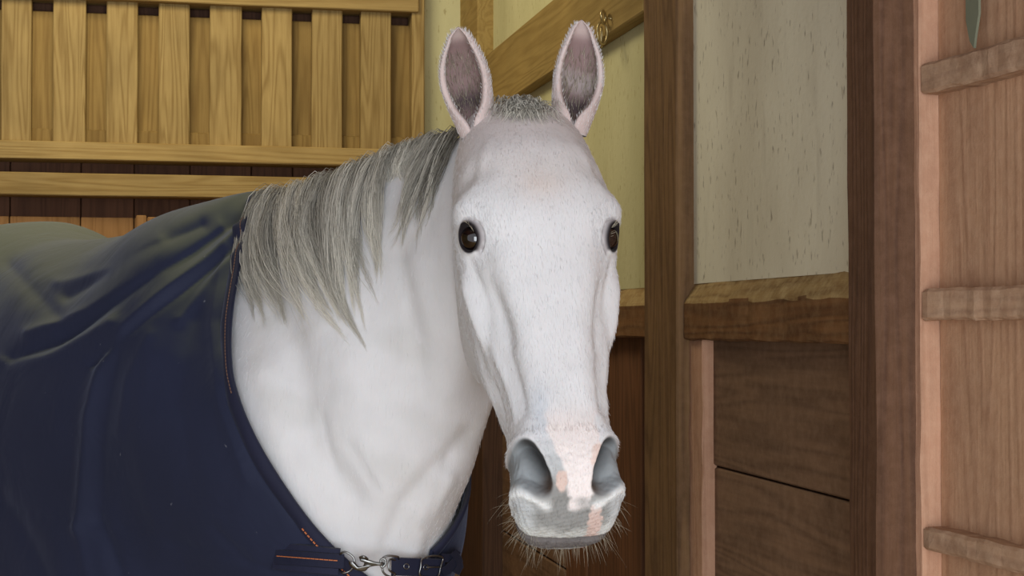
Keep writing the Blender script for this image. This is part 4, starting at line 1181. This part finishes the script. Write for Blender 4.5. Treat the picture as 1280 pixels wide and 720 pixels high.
# chest fastening
sgx = np.linspace(4.4, 6.2, 60)[:, None]*np.ones((1, 160)); tgx = np.ones((60, 1))*np.radians(np.linspace(-180, 180, 160))[None]
gp = trunk_surf(sgx, tgx, .014).reshape(-1, 3); gX, gY, gD = px_of(gp)
gn_ok = gD < 2.6
def depth_at(x, y):
    dd = np.hypot(gX-x, gY-y); ok = dd < 6
    return gD[ok].min() if ok.any() else gD[np.argmin(dd)]
ctrl = [330, 380, 430, 480, 530, 560, 580]; dv = [depth_at(x, 703) for x in ctrl]
def SP(x, y, o=.010):   # a point of the fastening, o metres in front of the chest surface
    Y_ = float(interp(ctrl, np.array(dv)[:, None], np.array([x]))[0, 0]) - o; return P(x, y, Y_/math.cos(PITCH))
def ribbon(name, pts, hw, thick, o, mat, **kw):
    """pts: (x,y) centre line; hw half width in px (about a millimetre each)"""
    pts = np.array(pts, float); d_ = unit(np.gradient(pts, axis=0)); nn = np.stack([-d_[:, 1], d_[:, 0]], 1); V = []
    for (x, y), (nx, ny) in zip(pts, nn):
        for sx, oo in ((-1, o), (-.9, o+thick), (.9, o+thick), (1, o), (.9, o-thick*.5), (-.9, o-thick*.5)):
            V.append(SP(x+nx*hw*sx, y+ny*hw*sx, oo))
    n = len(pts); Fq = grid_faces(n, 6, True).tolist() + [list(range(6))[::-1], [(n-1)*6+j for j in range(6)]]
    return rpart(name, mesh(name, V, Fq, False), mat, **kw)
def lin(a, b, n): return [(a[0]+(b[0]-a[0])*i/(n-1), a[1]+(b[1]-a[1])*i/(n-1)) for i in range(n)]
ribbon('strap_patch', lin((342, 694), (424, 703), 9), 18, .004, .010, M['binding'], label='dark stitched patch holding the ring strap')
ribbon('chest_strap', lin((344, 696), (430, 702), 9), 9.5, .003, .015, M['strap'], label='short dark strap with an orange stitched line')
zz_ = np.array([SP(x, y, .0195) for x, y in lin((346, 695), (424, 701), 20)])
rpart('stitching', stitches('stitching', zz_, np.array([[0, -1, 0]]*20), .0007, .006, .12), M['thread'], kind='stuff')
def loop(name, pts, r, o, closed=True, **kw):
    pts = np.array(pts, float)
    # Catmull-Rom through px points
    k = len(pts); out = []
    rngk = range(k) if closed else range(k-1)
    for i in rngk:
        p0, p1, p2, p3 = pts[(i-1) % k] if closed or i > 0 else pts[i], pts[i], pts[(i+1) % k], pts[(i+2) % k] if closed or i+2 < k else pts[-1]
        for f_ in np.linspace(0, 1, 8, endpoint=False):
            out.append(.5*((2*p1)+(-p0+p2)*f_+(2*p0-5*p1+4*p2-p3)*f_**2+(-p0+3*p1-3*p2+p3)*f_**3))
    if not closed: out.append(pts[-1])
    W_ = np.array([SP(x[0], x[1], (x[2] if len(x) > 2 else o)) for x in out])
    return rpart(name, tube_mesh(name, W_, r, 10, closed), M['metal'], **kw)
loop('ring', [(426, 692, .020), (432, 690, .024), (441, 696, .024), (443, 704, .024), (438, 713, .022), (428, 716, .02), (424, 708, .006), (424, 698, .006)], .0016, .02, label='steel ring')
# snap hook: a flat bulged body with an eye, a neck and a swivel
def plate(name, outline, o, th, hole=None, **kw):
    ol = np.array(outline, float); k = len(ol); res = []
    for i in range(k):
        p0, p1, p2, p3 = ol[(i-1) % k], ol[i], ol[(i+1) % k], ol[(i+2) % k]
        for f_ in np.linspace(0, 1, 4, endpoint=False):
            res.append(.5*((2*p1)+(-p0+p2)*f_+(2*p0-5*p1+4*p2-p3)*f_**2+(-p0+3*p1-3*p2+p3)*f_**3))
    res = np.array(res); c_ = res.mean(0); n = len(res); V = []
    for sc, oo in ((.0, 0), (.82, 0), (1.0, th*.35), (1.0, th*.7), (.82, th)):
        pass
    rings = [(.80, o-th/2), (1.0, o-th*.2), (1.0, o+th*.2), (.80, o+th/2)]
    for sc, oo in rings:
        for r_ in res:
            x, y = (c_[0]+(r_[0]-c_[0])*sc, c_[1]+(r_[1]-c_[1])*sc) if hole is None else tuple(r_ + (c_-r_)*0 + 0)
            V.append(SP(x, y, oo))
    Fq = grid_faces(4, n, True).tolist() + [list(range(n))[::-1], [3*n+j for j in range(n)]]
    return rpart(name, mesh(name, V, Fq), M['metal'], **kw)
hook = plate('snap_hook', [(438, 708), (446, 713), (456, 714), (462, 709), (472, 707), (479, 707), (480, 703), (470, 702), (460, 699), (451, 697), (450, 701), (455, 703), (453, 708), (446, 708), (440, 702), (436, 702)], .026, .005, label='steel snap hook')
o = loop('hook_swivel', [(476, 700, .026), (481, 699, .028), (482, 705, .028), (477, 709, .026)], .0018, .026); 
loop('hook_thumb_stud', [(450, 697, .028), (455, 696, .032), (459, 699, .028)], .0022, .03, closed=False)
loop('strap_loop', [(478, 700, .024), (481, 696, .024), (488, 694.5, .024), (497, 696, .022), (498, 699, .016), (494, 700, .016), (488, 699, .020), (486, 705, .022), (487, 713, .022), (494, 718, .018), (488, 721, .022), (479, 715, .024)], .0016, .024, label='steel square loop')
ribbon('chest_strap', lin((489, 708), (556, 710), 9), 11.5, .0035, .014, M['strap'], label='dark strap with punched eyelets')
loop('eyelet', [(508+3.2*math.cos(a_), 708+3.2*math.sin(a_)) for a_ in np.linspace(0, 2*PI, 10, endpoint=False)], .0008, .0185, label='steel eyelet')
loop('buckle', [(528, 699, .022), (540, 695, .024), (553, 697, .022), (551, 708, .022), (547, 721, .022), (536, 722, .022), (525, 719, .022), (526, 708, .024)], .0013, .022, label='steel buckle frame')
loop('eyelet', [(532.5+3*math.cos(a_), 709+3*math.sin(a_)) for a_ in np.linspace(0, 2*PI, 10, endpoint=False)], .0008, .0185)
loop('buckle_pin', [(551, 709, .022), (540, 709, .024), (533, 709, .022)], .0010, .022, closed=False)
ribbon('strap_end', [(552, 697), (560, 698), (567, 696), (572, 688)], 5, .003, .016, M['strap'])
ribbon('strap_end', [(553, 716), (560, 712), (566, 706), (575, 697)], 6, .003, .022, M['strap'], label='folded loose strap end')
ribbon('strap_keeper', [(566, 690), (573, 698), (575, 708), (570, 717)], 4.5, .004, .024, M['strap'], label='dark strap keeper')

# ------------------------------------------------------------------ small things on the wall
def wp(u, v, n): return side.o*0 + np.array([side.o[0], side.o[1], 0]) + side.u*u + side.n*n + np.array([0, 0, v])
bh_ = .035
u_, v_ = side.hit(762, 24, bh_)
tie = bpy.data.objects.new('tie_ring', None); C.objects.link(tie); tie.location = tuple(wp(u_, v_, bh_)); bpy.context.view_layer.update()
tie['label'] = 'small aged brass ring hanging from an eye screw on the high rail'; tie['category'] = 'ring'
def tpart(name, me, **kw):
    o = obj(name, me, M['brass'], None, **kw); o.parent = tie; o.matrix_parent_inverse = tie.matrix_world.inverted(); return o
def circ(cu, cv, cn, ru, rv, ang=0.0, n=28):
    out = []
    for a_ in np.linspace(0, 2*PI, n, endpoint=False):
        x = ru*math.cos(a_); out.append(wp(cu + x*math.cos(ang), cv + rv*math.sin(a_), cn + x*math.sin(ang)))
    return np.array(out)
tpart('eye_screw', tube_mesh('eye_screw', circ(u_, v_+.004, bh_+.014, .020, .014, .5), .0030, 10, True))
tpart('screw_shank', tube_mesh('screw_shank', np.array([wp(u_+.012, v_, bh_+.006), wp(u_+.014, v_-.002, bh_-.004)]), .0028, 10))
tpart('ring', tube_mesh('ring', circ(u_-.002, v_-.030, bh_+.016, .016, .024, 1.0), .0026, 10, True))
tpart('link', tube_mesh('link', circ(u_-.030, v_-.034, bh_+.010, .010, .022, .4), .0020, 8, True))
# grey green wedge-shaped piece in front of the door boards
u0_, v0_ = door.hit(1202, 0, 0); u1_, v1_ = door.hit(1219, 56, 0); um = (u0_+u1_)/2
ww = (u1_-u0_)/2
Vv = []
for n__ in (-.0085, -.005):
    for (a_, b_) in ((-1, v0_+.1), (1, v0_+.1), (1, v1_+.04), (.45, v1_+.012), (.25, v1_-.002), (-.35, v1_+.008), (-.9, v1_+.035)):
        Vv.append(np.array([door.o[0], door.o[1], 0]) + door.u*(um+a_*ww) + door.n*n__ + np.array([0, 0, b_]))
Fq = [list(range(7)), list(range(7, 14))[::-1]] + [[i, 7+i, 7+(i+1) % 7, (i+1) % 7] for i in range(7)]
o = obj('green_patch', mesh('green_patch', Vv, Fq, False), simple('grey_green_surface', rgb(120, 122, 100), .8, nscale=40), None, label='grey green wedge-shaped patch')
o.parent = door_1; o.matrix_parent_inverse = door_1.matrix_world.inverted()
